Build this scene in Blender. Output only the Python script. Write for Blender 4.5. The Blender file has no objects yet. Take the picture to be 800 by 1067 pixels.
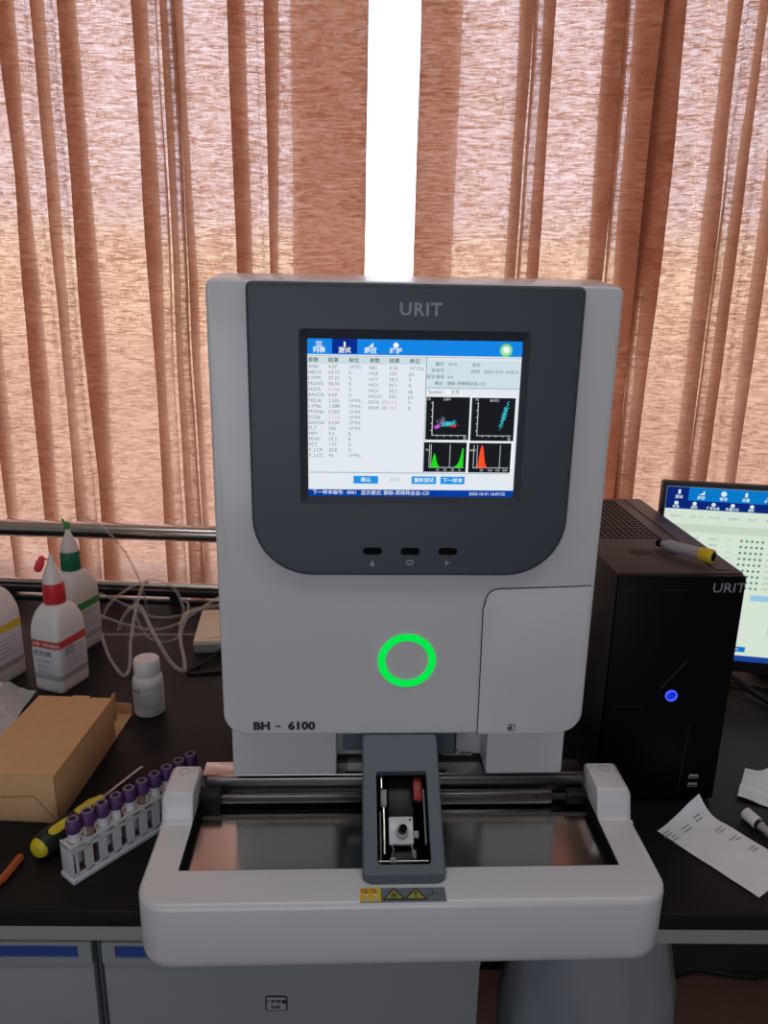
import bpy, bmesh, math, random
from mathutils import Vector, Matrix, noise
R_ = math.radians
SC = bpy.context.scene
COL = SC.collection

# ------------------------------------------------------------------ camera
yaw, pit, rol = 0.0448, 0.2768, 0.0187
fh = Vector((math.sin(yaw), math.cos(yaw), 0)); rr = Vector((math.cos(yaw), -math.sin(yaw), 0)); uu = Vector((0, 0, 1))
fw = fh*math.cos(pit) - uu*math.sin(pit); up = uu*math.cos(pit) + fh*math.sin(pit)
cr = rr*math.cos(rol) + up*math.sin(rol); cu = up*math.cos(rol) - rr*math.sin(rol)
cd = bpy.data.cameras.new('camera'); cam = bpy.data.objects.new('camera', cd); COL.objects.link(cam)
M = Matrix.Identity(4)
for i in range(3):
    M[i][0] = cr[i]; M[i][1] = cu[i]; M[i][2] = -fw[i]
M[0][3], M[1][3], M[2][3] = -0.0621, -0.7648, 0.67
cam.matrix_world = M
cd.sensor_fit = 'VERTICAL'; cd.sensor_height = 24; cd.lens = 801/1067*24; cd.clip_start = 0.02
SC.camera = cam

# ------------------------------------------------------------------ world, lights, exposure
SC.view_settings.view_transform = 'Standard'; SC.view_settings.look = 'None'
SC.view_settings.gamma = 1; SC.view_settings.use_curve_mapping = False
SC.view_settings.exposure = 0.0
W = bpy.data.worlds.new('sky'); SC.world = W; W.use_nodes = True
nt = W.node_tree; nt.nodes.clear()
tc = nt.nodes.new('ShaderNodeTexCoord'); sx = nt.nodes.new('ShaderNodeSeparateXYZ')
mr = nt.nodes.new('ShaderNodeMapRange'); mr.inputs[1].default_value = -1; mr.inputs[2].default_value = 1
rp = nt.nodes.new('ShaderNodeValToRGB'); bg = nt.nodes.new('ShaderNodeBackground'); ow = nt.nodes.new('ShaderNodeOutputWorld')
nt.links.new(tc.outputs['Generated'], sx.inputs[0]); nt.links.new(sx.outputs[2], mr.inputs[0])
nt.links.new(mr.outputs[0], rp.inputs[0]); nt.links.new(rp.outputs[0], bg.inputs[0]); nt.links.new(bg.outputs[0], ow.inputs[0])
SKY = [(-1, (.10, .085, .08)), (-.30, (.50, .33, .25)), (-.075, (.74, .47, .34)), (-.035, (.95, .68, .42)), (.04, (1.0, .79, .55)),
       (.095, (.83, .83, .97)), (.35, (.84, .88, 1.08)), (1, (.55, .62, .85))]
e = rp.color_ramp.elements
while len(e) < len(SKY): e.new(.5)
for k, (z, c) in zip(e, SKY):
    k.position = (z+1)/2; k.color = (*c, 1)
bg.inputs[1].default_value = 2.8

def area(name, loc, target, sx_, sy_, power, color=(1, 1, 1)):
    l = bpy.data.lights.new(name, 'AREA'); l.shape = 'RECTANGLE'; l.size = sx_; l.size_y = sy_
    l.energy = power; l.color = color
    o = bpy.data.objects.new(name, l); COL.objects.link(o); o.location = loc
    o.rotation_euler = (Vector(target)-Vector(loc)).to_track_quat('-Z', 'Y').to_euler()
    return o
# added fill lamps: one behind the camera, one overhead; neither source is seen
area('front_fill_light', (-.5, -3.0, .30), (0, 0, .2), 2.2, 1.3, 19.5, (.83, .90, 1.0))
area('overhead_fill_light', (.1, -.45, 1.9), (.1, -.44, 0), 2.8, .3, 9, (1, .97, .93))
A5 = R_(5.0); OX, OY = -.364, .84
def wl(x, y, z):
    """window-wall frame: x along the wall, y out through the wall"""
    return Vector((OX + x*math.cos(A5) + y*math.sin(A5), OY - x*math.sin(A5) + y*math.cos(A5), z))
pl_ = bpy.data.lights.new('window_portal', 'AREA'); pl_.shape = 'RECTANGLE'; pl_.size = 3.4; pl_.size_y = 1.72
pl_.cycles.is_portal = True
po = bpy.data.objects.new('window_portal', pl_); COL.objects.link(po)
po.location = wl(.36, .30, .80); po.rotation_euler = (R_(-90), 0, -A5)
SC.cycles.max_bounces = 10; SC.cycles.transparent_max_bounces = 24
SC.cycles.transmission_bounces = 8
SC.cycles.caustics_refractive = False; SC.cycles.caustics_reflective = False

# ------------------------------------------------------------------ materials
def mat(name, base, rough=.5, metal=0., spec=.5, emit=None, estr=1., alpha=1., trans=0., bump=0., bscale=200., vary=0., vscale=8., ior=1.45, coat=0., sss=0.):
    m = bpy.data.materials.new(name); m.use_nodes = True
    n = m.node_tree; b = n.nodes['Principled BSDF']
    b.inputs['Base Color'].default_value = (*base, 1); b.inputs['Roughness'].default_value = rough
    b.inputs['Metallic'].default_value = metal; b.inputs['Specular IOR Level'].default_value = spec
    b.inputs['IOR'].default_value = ior; b.inputs['Alpha'].default_value = alpha
    b.inputs['Transmission Weight'].default_value = trans; b.inputs['Coat Weight'].default_value = coat; b.inputs['Coat Roughness'].default_value = .12
    if sss:
        b.inputs['Subsurface Weight'].default_value = sss; b.inputs['Subsurface Radius'].default_value = (.01, .01, .01)
    if emit:
        b.inputs['Emission Color'].default_value = (*emit, 1); b.inputs['Emission Strength'].default_value = estr
    if bump or vary:
        t = n.nodes.new('ShaderNodeTexCoord')
    if vary:
        nz = n.nodes.new('ShaderNodeTexNoise'); nz.inputs['Scale'].default_value = vscale; nz.inputs['Detail'].default_value = 4
        n.links.new(t.outputs['Object'], nz.inputs[0])
        mx = n.nodes.new('ShaderNodeMix'); mx.data_type = 'RGBA'
        mx.inputs[6].default_value = (*[c*(1-vary) for c in base], 1); mx.inputs[7].default_value = (*[min(1, c*(1+vary)) for c in base], 1)
        n.links.new(nz.outputs[0], mx.inputs[0]); n.links.new(mx.outputs[2], b.inputs['Base Color'])
    if bump:
        nz = n.nodes.new('ShaderNodeTexNoise'); nz.inputs['Scale'].default_value = bscale; nz.inputs['Detail'].default_value = 3
        n.links.new(t.outputs['Object'], nz.inputs[0])
        bp = n.nodes.new('ShaderNodeBump'); bp.inputs['Strength'].default_value = bump; bp.inputs['Distance'].default_value = .001
        n.links.new(nz.outputs[0], bp.inputs['Height']); n.links.new(bp.outputs[0], b.inputs['Normal'])
    return m
def glow(name, c, s=1.0):
    m = bpy.data.materials.new(name); m.use_nodes = True; n = m.node_tree; n.nodes.clear()
    em = n.nodes.new('ShaderNodeEmission'); em.inputs[0].default_value = (*c, 1); em.inputs[1].default_value = s
    o = n.nodes.new('ShaderNodeOutputMaterial'); n.links.new(em.outputs[0], o.inputs[0]); return m
def lin(r, g, b):
    f = lambda v: (v/255/12.92 if v/255 <= .04045 else ((v/255+.055)/1.055)**2.4)
    return (f(r), f(g), f(b))

MT = dict(
    white=mat('white_plastic', (.66, .66, .69), .30, coat=.35, bump=.03, bscale=900, spec=.4),
    panel=mat('slate_plastic', (.047, .066, .088), .42, bump=.05, bscale=900),
    column=mat('slate_column_plastic', (.085, .115, .145), .42, bump=.05, bscale=900),
    bezel=mat('dark_bezel', (.036, .048, .063), .45),
    black=mat('black_plastic', (.010, .010, .011), .45),
    void=mat('matt_black', (.004, .004, .004), .8, spec=.1),
    steel=mat('brushed_steel', (.34, .33, .32), .30, metal=1., bump=.02, bscale=300),
    plate=mat('stainless_plate', (.50, .48, .44), .17, metal=1., vary=.08, vscale=5),
    chrome=mat('chrome_rail', (.80, .77, .72), .20, metal=1.),
    grey=mat('grey_lettering', (.30, .34, .40), .5),
    ink=mat('navy_ink', (.012, .018, .035), .5),
    seam=mat('seam_shadow_gap', (.03, .03, .035), .8),
    red=mat('red_clip', (.35, .035, .03), .4),
    yellow=mat('label_yellow', (.72, .50, .02), .5),
    label=mat('label_grey', (.14, .17, .21), .5),
    olive=mat('warning_yellow', (.38, .36, .05), .5),
    bench=mat('black_resin_worktop', (.013, .0115, .012), .40, bump=.04, bscale=150, spec=.16),
    pc=mat('computer_case_metal', (.050, .040, .040), .45, bump=.08, bscale=1200, spec=.5),
    pcf=mat('computer_front_plastic', (.0025, .003, .003), .45, spec=.12),
    kraft=mat('kraft_card', (.66, .40, .20), .8, vary=.08, vscale=60, spec=.2),
    kraft2=mat('kraft_inside', (.70, .44, .24), .85, spec=.2),
    bottle=mat('white_polythene', (.72, .70, .70), .42, sss=.4),
    blabel=mat('bottle_label_paper', (.62, .62, .66), .5),
    clear=mat('milky_spout', (.86, .80, .79), .35, trans=.15, sss=.5),
    redcap=mat('red_cap', (.62, .03, .04), .4),
    pinkcap=mat('red_flip_cap', (.85, .05, .08), .4),
    green=mat('green_cap', (.01, .17, .07), .4),
    greenband=mat('green_label_band', (.05, .28, .06), .5),
    redband=mat('red_label_band', (.55, .06, .05), .5),
    yellowband=mat('yellow_label_band', (.66, .49, .05), .5),
    blueink=mat('blue_ink', (.03, .07, .26), .5),
    greyink=mat('grey_ink', (.20, .20, .22), .6),
    paleink=mat('pale_ink', (.36, .36, .39), .6),
    whiteink=mat('white_ink', (.8, .75, .75), .5),
    purple=mat('purple_cap', (.095, .035, .15), .5),
    purpletop=mat('purple_cap_recess', (.16, .13, .20), .6),
    stopper=mat('grey_stopper', (.03, .025, .035), .7),
    blood=mat('dark_blood', (.11, .018, .014), .3),
    serum=mat('pale_tube_glass', (.40, .23, .18), .15, trans=.3),
    tlabel=mat('tube_label', (.68, .66, .68), .6),
    rack=mat('rack_white_plastic', (.60, .60, .63), .4),
    sdblack=mat('handle_black', (.012, .015, .016), .5),
    sdyellow=mat('handle_yellow', (.62, .50, .02), .4),
    shaft=mat('steel_shaft', (.45, .42, .40), .35, metal=1.),
    orange=mat('orange_barrel', (.42, .09, .03), .3),
    paper=mat('white_paper', (.84, .84, .90), .8, spec=.2),
    cream=mat('cream_plastic', (.86, .78, .60), .5),
    greyp=mat('grey_plastic', (.33, .33, .33), .5),
    barrel=mat('marker_silver_barrel', (.36, .33, .35), .4),
    apron=mat('pale_green_steel', (.33, .365, .325), .5),
    door=mat('grey_laminate', (.26, .28, .29), .5, vary=.04, vscale=3),
    handle=mat('grey_handle_profile', (.27, .30, .32), .45),
    blue=mat('blue_recess', (.022, .065, .29), .5),
    dark=mat('dark_backboard', (.018, .019, .020), .6),
    floor=mat('brown_floor', (.21, .125, .10), .5, vary=.2, vscale=3),
    wall=mat('painted_wall', (.50, .49, .47), .8),
    ceil=mat('white_ceiling', (.8, .8, .8), .9),
    cable=mat('black_cable', (.008, .008, .008), .5),
    ledblue=glow('blue_power_light', (.05, .10, .95), 1.3),
    ledblue2=glow('blue_power_core', (.01, .03, .65), 1.0),
    ring=glow('green_status_light', (.0, .80, .07), 1.0),
    frame=mat('white_window_frame', (.6, .6, .6), .5),
)
def tube_mat():
    m = bpy.data.materials.new('clear_tubing'); m.use_nodes = True; n = m.node_tree; n.nodes.clear()
    o = n.nodes.new('ShaderNodeOutputMaterial'); a = n.nodes.new('ShaderNodeBsdfTransparent'); b = n.nodes.new('ShaderNodeBsdfPrincipled')
    b.inputs['Base Color'].default_value = (.62, .60, .58, 1); b.inputs['Roughness'].default_value = .12; b.inputs['Specular IOR Level'].default_value = .9
    mx = n.nodes.new('ShaderNodeMixShader'); lw = n.nodes.new('ShaderNodeLayerWeight'); lw.inputs[0].default_value = .45
    mr = n.nodes.new('ShaderNodeMapRange'); mr.inputs[3].default_value = .18; mr.inputs[4].default_value = .75
    n.links.new(lw.outputs['Facing'], mr.inputs[0]); n.links.new(mr.outputs[0], mx.inputs[0])
    n.links.new(a.outputs[0], mx.inputs[1]); n.links.new(b.outputs[0], mx.inputs[2]); n.links.new(mx.outputs[0], o.inputs[0]); return m
MT['tubing'] = tube_mat()
def film_mat(name, col, k0, k1, rough=.25):
    m = bpy.data.materials.new(name); m.use_nodes = True; n = m.node_tree; n.nodes.clear()
    o = n.nodes.new('ShaderNodeOutputMaterial'); a = n.nodes.new('ShaderNodeBsdfTransparent'); b = n.nodes.new('ShaderNodeBsdfPrincipled')
    b.inputs['Base Color'].default_value = (*col, 1); b.inputs['Roughness'].default_value = rough; b.inputs['Specular IOR Level'].default_value = .8
    mx = n.nodes.new('ShaderNodeMixShader'); lw = n.nodes.new('ShaderNodeLayerWeight'); lw.inputs[0].default_value = .5
    mr = n.nodes.new('ShaderNodeMapRange'); mr.inputs[3].default_value = k0; mr.inputs[4].default_value = k1
    n.links.new(lw.outputs['Facing'], mr.inputs[0]); n.links.new(mr.outputs[0], mx.inputs[0])
    n.links.new(a.outputs[0], mx.inputs[1]); n.links.new(b.outputs[0], mx.inputs[2]); n.links.new(mx.outputs[0], o.inputs[0]); return m
MT['film'] = film_mat('clear_plastic_film', (.75, .75, .78), .55, .9)
MT['film2'] = film_mat('grey_plastic_film', (.40, .43, .48), .75, .95, .3)
def glass_mat():
    m = bpy.data.materials.new('window_glass'); m.use_nodes = True; n = m.node_tree; n.nodes.clear()
    o = n.nodes.new('ShaderNodeOutputMaterial'); a = n.nodes.new('ShaderNodeBsdfTransparent'); b = n.nodes.new('ShaderNodeBsdfGlossy')
    b.inputs['Roughness'].default_value = .02; a.inputs[0].default_value = (.96, .97, .96, 1)
    mx = n.nodes.new('ShaderNodeMixShader'); mx.inputs[0].default_value = .05
    n.links.new(a.outputs[0], mx.inputs[1]); n.links.new(b.outputs[0], mx.inputs[2]); n.links.new(mx.outputs[0], o.inputs[0]); return m
MT['glass'] = glass_mat()
def curtain_mat():
    m = bpy.data.materials.new('salmon_linen_curtain'); m.use_nodes = True; n = m.node_tree; n.nodes.clear()
    N = n.nodes.new; L = n.links.new
    o = N('ShaderNodeOutputMaterial'); uv = N('ShaderNodeUVMap'); uv.uv_map = 'UVMap'
    def nz(scale, detail, sxx, syy, dist=0):
        mp = N('ShaderNodeMapping'); mp.inputs['Scale'].default_value = (sxx, syy, 1); L(uv.outputs[0], mp.inputs[0])
        t = N('ShaderNodeTexNoise'); t.inputs['Scale'].default_value = scale; t.inputs['Detail'].default_value = detail
        t.inputs['Distortion'].default_value = dist; L(mp.outputs[0], t.inputs[0]); return t.outputs[0]
    slub = nz(1, 4, 30, 230, 1.2)            # long horizontal slubs
    weft = nz(1, 2, 60, 600)                # fine weft
    warp = nz(1, 2, 420, 60)                # fine warp
    big = nz(1, 2, 5, 7)                    # broad unevenness
    def mth(op, a, b):
        k = N('ShaderNodeMath'); k.operation = op
        for i, v in enumerate((a, b)):
            if isinstance(v, (int, float)): k.inputs[i].default_value = v
            else: L(v, k.inputs[i])
        return k.outputs[0]
    s = mth('ADD', mth('MULTIPLY', slub, .50), mth('MULTIPLY', weft, .20))
    s = mth('ADD', s, mth('MULTIPLY', warp, .20)); s = mth('ADD', s, mth('MULTIPLY', big, .10))
    def ramp(a, lo, hi, v0, v1):
        r = N('ShaderNodeMapRange'); r.inputs[1].default_value = lo; r.inputs[2].default_value = hi
        r.inputs[3].default_value = v0; r.inputs[4].default_value = v1; L(a, r.inputs[0]); return r.outputs[0]
    open_ = ramp(s, .43, .62, .01, .32)     # open weave: more light straight through
    thick = ramp(s, .40, .56, 0., 1.)
    cmix = N('ShaderNodeMix'); cmix.data_type = 'RGBA'; L(thick, cmix.inputs[0])
    cmix.inputs[6].default_value = (.52, .27, .17, 1); cmix.inputs[7].default_value = (.80, .53, .40, 1)
    tr = N('ShaderNodeBsdfTranslucent'); df = N('ShaderNodeBsdfDiffuse'); L(cmix.outputs[2], tr.inputs[0])
    df.inputs[0].default_value = (.46, .27, .20, 1)
    m1 = N('ShaderNodeMixShader'); m1.inputs[0].default_value = .24; L(tr.outputs[0], m1.inputs[1]); L(df.outputs[0], m1.inputs[2])
    tp = N('ShaderNodeBsdfTransparent'); tp.inputs[0].default_value = (.88, .88, .93, 1)
    m2 = N('ShaderNodeMixShader'); L(open_, m2.inputs[0]); L(m1.outputs[0], m2.inputs[1]); L(tp.outputs[0], m2.inputs[2])
    L(m2.outputs[0], o.inputs[0]); return m
MT['curtain'] = curtain_mat()

# ------------------------------------------------------------------ mesh helpers
def rrect(x0, x1, y0, y1, r=(.01,)*4, n=6):
    """rounded rectangle, counter-clockwise from lower left; r = (ll, lr, ur, ul)"""
    if not hasattr(r, '__len__'): r = (r,)*4
    P = []
    for (cx, cy, a0, rad) in ((x0, y0, 180, r[0]), (x1, y0, 270, r[1]), (x1, y1, 0, r[2]), (x0, y1, 90, r[3])):
        sgx = 1 if cx == x0 else -1; sgy = 1 if cy == y0 else -1
        for k in range(n+1):
            a = R_(a0 + 90*k/n)
            P.append((cx + sgx*rad + rad*math.cos(a), cy + sgy*rad + rad*math.sin(a)))
    return P
def circle(cx, cy, r, n=24, ry=None):
    return [(cx + r*math.cos(2*math.pi*k/n), cy + (ry or r)*math.sin(2*math.pi*k/n)) for k in range(n)]
def spline(pts, n=8):
    P = [Vector(p) for p in pts]; out = []
    for i in range(len(P)-1):
        p0 = P[max(i-1, 0)]; p1 = P[i]; p2 = P[i+1]; p3 = P[min(i+2, len(P)-1)]
        for k in range(n):
            t = k/n
            out.append(.5*((2*p1)+(p2-p0)*t+(2*p0-5*p1+4*p2-p3)*t*t+(3*p1-p0-3*p2+p3)*t**3))
    out.append(P[-1]); return out
XZ = Matrix(((1, 0, 0, 0), (0, 0, -1, 0), (0, 1, 0, 0), (0, 0, 0, 1)))   # draw in x,y -> stand in x,z, facing -y
class MB:
    def __init__(s, T=None): s.bm = bmesh.new(); s.T = T or Matrix.Identity(4)
    def _merge(s, b, T=None):
        me = bpy.data.meshes.new('tmp'); b.to_mesh(me); b.free()
        me.transform(s.T @ (T or Matrix.Identity(4))); s.bm.from_mesh(me); bpy.data.meshes.remove(me); return s
    def box(s, x0, x1, y0, y1, z0, z1, bev=0, T=None, seg=2):
        b = bmesh.new(); bmesh.ops.create_cube(b, size=1)
        for v in b.verts:
            v.co = Vector((x0 if v.co.x < 0 else x1, y0 if v.co.y < 0 else y1, z0 if v.co.z < 0 else z1))
        if bev: bmesh.ops.bevel(b, geom=b.edges[:], offset=bev, segments=seg, profile=.5, affect='EDGES')
        return s._merge(b, T)
    def loft(s, rings, caps=(True, True), closed=True, T=None):
        b = bmesh.new(); V = [[b.verts.new(p) for p in r] for r in rings]; n = len(V[0])
        for a, c in zip(V, V[1:]):
            for i in range(n if closed else n-1):
                j = (i+1) % n
                try: b.faces.new((a[i], a[j], c[j], c[i]))
                except ValueError: pass
        if caps[0]: b.faces.new(list(reversed(V[0])))
        if caps[1]: b.faces.new(V[-1])
        bmesh.ops.recalc_face_normals(b, faces=b.faces[:])
        return s._merge(b, T)
    def prism(s, out, d0, d1, bev=0, T=None, axis='y', seg=3, both=False):
        """outline extruded along an axis; bev rounds the d0 side (inset rings)"""
        def put(p, d):
            return (p[0], d, p[1]) if axis == 'y' else (p[0], p[1], d) if axis == 'z' else (d, p[0], p[1])
        rings = []
        sg = 1 if d1 > d0 else -1
        if bev:
            for k in range(seg+1):
                a = R_(90*k/seg); rings.append([put(p, d0+sg*bev*(1-math.sin(a))) for p in inset(out, bev*(1-math.cos(a)) if False else bev*(1-math.sin(R_(90*k/seg))) )] if False else
                             [put(p, d0 + sg*bev*(1-math.cos(a))) for p in inset(out, bev*(1-math.sin(a)))])
        else: rings.append([put(p, d0) for p in out])
        if both and bev:
            for k in range(seg, -1, -1):
                a = R_(90*k/seg); rings.append([put(p, d1 - sg*bev*(1-math.cos(a))) for p in inset(out, bev*(1-math.sin(a)))])
        else: rings.append([put(p, d1) for p in out])
        return s.loft(rings, T=T)
    def frame(s, out, inn, d0, d1, T=None, axis='y', d0in=None, bev=0):
        """plate with a hole: equal-count outlines"""
        def put(p, d):
            return (p[0], d, p[1]) if axis == 'y' else (p[0], p[1], d)
        rings = []
        if bev:
            sg = 1 if d1 > d0 else -1
            for k in range(3, -1, -1):
                a = R_(90*k/3); rings.append([put(p, d0 + sg*bev*(1-math.cos(a))) for p in inset(out, bev*(1-math.sin(a)))])
            rings.append([put(p, d0) for p in inset(out, bev+.0012)])
        else: rings.append([put(p, d0) for p in out])
        inn0 = [put(p, d0 if d0in is None else d0in) for p in inn]
        allr = [[put(p, d1) for p in out]] + rings + [inn0, [put(p, d1) for p in inn]]
        allr.append(allr[0])
        b = bmesh.new(); V = [[b.verts.new(p) for p in r] for r in allr[:-1]]; V.append(V[0]); n = len(V[0])
        for a, c in zip(V, V[1:]):
            for i in range(n):
                j = (i+1) % n; b.faces.new((a[i], a[j], c[j], c[i]))
        bmesh.ops.recalc_face_normals(b, faces=b.faces[:])
        return s._merge(b, T)
    def lathe(s, prof, T=None, n=28):
        rings = [[(r*math.cos(2*math.pi*k/n), r*math.sin(2*math.pi*k/n), z) for k in range(n)] for r, z in prof]
        return s.loft(rings, T=T)
    def tube(s, pts, r, n=10, T=None, caps=True):
        P = [Vector(p) for p in pts]; rings = []; nrm = None
        for i, p in enumerate(P):
            t = (P[min(i+1, len(P)-1)] - P[max(i-1, 0)]).normalized()
            if nrm is None:
                nrm = t.orthogonal().normalized()
            else:
                nrm = (nrm - t*nrm.dot(t)).normalized()
            bn = t.cross(nrm); rad = r(i/(len(P)-1)) if callable(r) else r
            rings.append([p + rad*(nrm*math.cos(2*math.pi*k/n) + bn*math.sin(2*math.pi*k/n)) for k in range(n)])
        return s.loft(rings, (caps, caps), T=T)
    def poly(s, pts, T=None):
        b = bmesh.new(); b.faces.new([b.verts.new(p) for p in pts]); return s._merge(b, T)
    def grid(s, rows, T=None):
        return s.loft(rows, (False, False), closed=False, T=T)
    def text(s, st, h, T, bold=0., align='CENTER', ext=0., squash=1., shear=0., spc=1.0):
        c = bpy.data.curves.new('t', 'FONT'); c.body = st; c.size = h; c.align_x = align; c.align_y = 'CENTER'
        c.offset = bold*h; c.extrude = ext; c.resolution_u = 2; c.shear = shear; c.space_character = spc
        o = bpy.data.objects.new('t', c); COL.objects.link(o)
        dg = bpy.context.evaluated_depsgraph_get(); me = bpy.data.meshes.new_from_object(o.evaluated_get(dg))
        me.transform(s.T @ T @ Matrix.Diagonal((squash, 1, 1, 1))); s.bm.from_mesh(me)
        bpy.data.meshes.remove(me); bpy.data.objects.remove(o); bpy.data.curves.remove(c); return s
    def build(s, name, m, parent=None, smooth=40, label=None, solid=0.):
        me = bpy.data.meshes.new(name); s.bm.to_mesh(me); s.bm.free()
        me.materials.append(MT[m] if isinstance(m, str) else m)
        if smooth:
            me.polygons.foreach_set('use_smooth', [True]*len(me.polygons)); me.set_sharp_from_angle(angle=R_(smooth))
        o = bpy.data.objects.new(name, me); COL.objects.link(o)
        if parent: o.parent = parent
        if label: o['label'] = label
        return o
def inset(P, d):
    """inset a ccw outline by d along averaged normals"""
    if abs(d) < 1e-9: return list(P)
    n = len(P); out = []
    for i in range(n):
        # neighbours that differ from this point
        a = P[i-1]; k = i-1
        while (Vector(a)-Vector(P[i])).length < 1e-7: k -= 1; a = P[k]
        b = P[(i+1) % n]; k = i+1
        while (Vector(b)-Vector(P[i])).length < 1e-7: k += 1; b = P[k % n]
        e1 = (Vector(P[i])-Vector(a)).normalized(); e2 = (Vector(b)-Vector(P[i])).normalized()
        n1 = Vector((-e1.y, e1.x)); n2 = Vector((-e2.y, e2.x)); m_ = (n1+n2)
        q = m_.length_squared
        m_ = m_*(2/q) if q > .2 else n1
        out.append((P[i][0]+m_.x*d, P[i][1]+m_.y*d))
    return out
def tag(o, label=None, cat=None, group=None, kind=None):
    if label: o['label'] = label
    if cat: o['category'] = cat
    if group: o['group'] = group
    if kind: o['kind'] = kind
    return o
def thing(name, label, cat, loc=(0, 0, 0), rz=0., group=None):
    o = bpy.data.objects.new(name, None); o.empty_display_size = .02; COL.objects.link(o)
    o.location = loc; o.rotation_euler = (0, 0, rz); return tag(o, label, cat, group)
def struct(o): o['kind'] = 'structure'; return o
def TR(x=0, y=0, z=0): return Matrix.Translation((x, y, z))
def RZ(a): return Matrix.Rotation(a, 4, 'Z')
def axis_T(p, q):
    """z axis from p to q, origin p"""
    d = (Vector(q)-Vector(p)); return Matrix.Translation(p) @ d.to_track_quat('Z', 'Y').to_matrix().to_4x4()
WT = TR(OX, OY, 0) @ RZ(-A5)

# ------------------------------------------------------------------ the room
FZ, CZ = -.80, 2.0
struct(MB().box(-2.6, 2.6, -3.8, 2.2, FZ-.05, FZ).build('floor', 'floor', smooth=0))
struct(MB().box(-2.6, 2.6, -3.8, 2.2, CZ, CZ+.05).build('ceiling', 'ceil', smooth=0))
struct(MB().box(-2.65, -2.5, -3.8, 2.2, FZ, CZ).build('wall_left', 'wall', smooth=0))
struct(MB().box(2.5, 2.65, -3.8, 2.2, FZ, CZ).build('wall_right', 'wall', smooth=0))
struct(MB().box(-2.6, 2.6, -3.85, -3.7, FZ, CZ).build('wall_front', 'wall', smooth=0))
WX0, WX1, WZ0, WZ1 = -1.35, 2.07, -.06, 1.66
o = MB(WT).frame(rrect(-2.6, 3.4, FZ, CZ, 0, 1), rrect(WX0, WX1, WZ0, WZ1, 0, 1), .20, .36).build('wall_back', 'wall', smooth=0); struct(o)
w = bpy.data.objects.new('window_1', None); COL.objects.link(w); struct(w)
MB(WT).frame(rrect(WX0, WX1, WZ0, WZ1, 0, 1), rrect(WX0+.05, WX1-.05, WZ0+.03, WZ1-.05, 0, 1), .27, .32).build('window_frame', 'frame', w, smooth=0)
MB(WT).box(WX0+.05, WX1-.05, .293, .297, WZ0+.03, WZ1-.05).build('window_pane', 'glass', w, smooth=0)

# ------------------------------------------------------------------ curtains
random.seed(7)
def curtain(folds, hem_edge, hem_in, far, name, label):
    """folds: (x, width) in order away from the gap; the cloth folds back on itself at each"""
    sg = 1 if far > hem_edge else -1
    F = [(x, w_, .010 + .006*random.random(), random.uniform(-.004, .004), random.uniform(-1, 1)) for x, w_ in folds]
    sd = random.random()*50
    def path(z):
        pts = [(hem_in, .016), (hem_edge+sg*.02, .012), (hem_edge, .004), (hem_edge+sg*.02, -.004)]
        for k, (x, w_, d, e1, e2) in enumerate(F):
            if z is not None:
                w_ *= .55 + .85*(.5+.75*noise.noise((x*40, z*2.2, sd))); x += .005*noise.noise((x*31, z*1.7, sd+9))
            a, b = x - sg*w_/2, x + sg*w_/2
            nx = F[k+1][0] if k+1 < len(F) else far
            pts += [(a - sg*.02, e1), (b - sg*.004, -.004), (b, d*.35), (x, d*.6), (a, d*.8), (a + sg*.004, d*1.3), (b + sg*.012, d*.9)]
            if abs(nx-x) > .09: pts.append((x + (nx-x)*.5, e1 + .004*e2))
        pts.append((far, 0))
        return spline([(x, y, 0) for x, y in pts], 5)
    P = path(None); L = [0.]
    for a, b in zip(P, P[1:]): L.append(L[-1]+(b-a).length)
    zs = [-.05 + 1.78*k/80 for k in range(81)]
    bm = bmesh.new(); uvl = bm.loops.layers.uv.new('UVMap'); V = []
    for z in zs:
        row = []
        for p, l in zip(path(z), L):
            dx = .004*noise.noise((p.x*2.3+sd, z*1.6, 1.)) + .0015*noise.noise((p.x*9+sd, z*5, 4.))
            dy = .012*noise.noise((p.x*3.1+sd, z*1.3, 7.)) + .003*noise.noise((p.x*22+sd, z*7, 3.))
            row.append(bm.verts.new(wl(p.x+dx, .115+p.y*1.0+dy, z)))
        V.append(row)
    for i in range(len(zs)-1):
        for j in range(len(P)-1):
            f = bm.faces.new((V[i][j], V[i][j+1], V[i+1][j+1], V[i+1][j])); f.smooth = True
            for lp, (jj, ii) in zip(f.loops, ((j, i), (j+1, i), (j+1, i+1), (j, i+1))): lp[uvl].uv = (L[jj]+sd, zs[ii])
    me = bpy.data.meshes.new(name); bm.to_mesh(me); bm.free(); me.materials.append(MT['curtain'])
    o = bpy.data.objects.new(name, me); COL.objects.link(o); tag(o, label, 'curtain')
    return o
LF = [(.128, .020), (.062, .026), (-.050, .014), (-.083, .012), (-.132, .024), (-.275, .034), (-.337, .020), (-.405, .030), (-.50, .02), (-.60, .035), (-.69, .02), (-.80, .03), (-.92, .02), (-1.05, .04)]
RF = [(.622, .022), (.668, .018), (.797, .026), (.864, .044), (.914, .024), (1.023, .026), (1.070, .016), (1.135, .02), (1.25, .03), (1.36, .02), (1.48, .04), (1.62, .02), (1.75, .03), (1.86, .02)]
curtain(LF, .318, .165, -1.30, 'curtain', 'salmon linen curtain drawn to the left of the bright window gap')
curtain(RF, .421, .50, 2.02, 'curtain', 'salmon linen curtain drawn to the right of the bright window gap')

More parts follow.
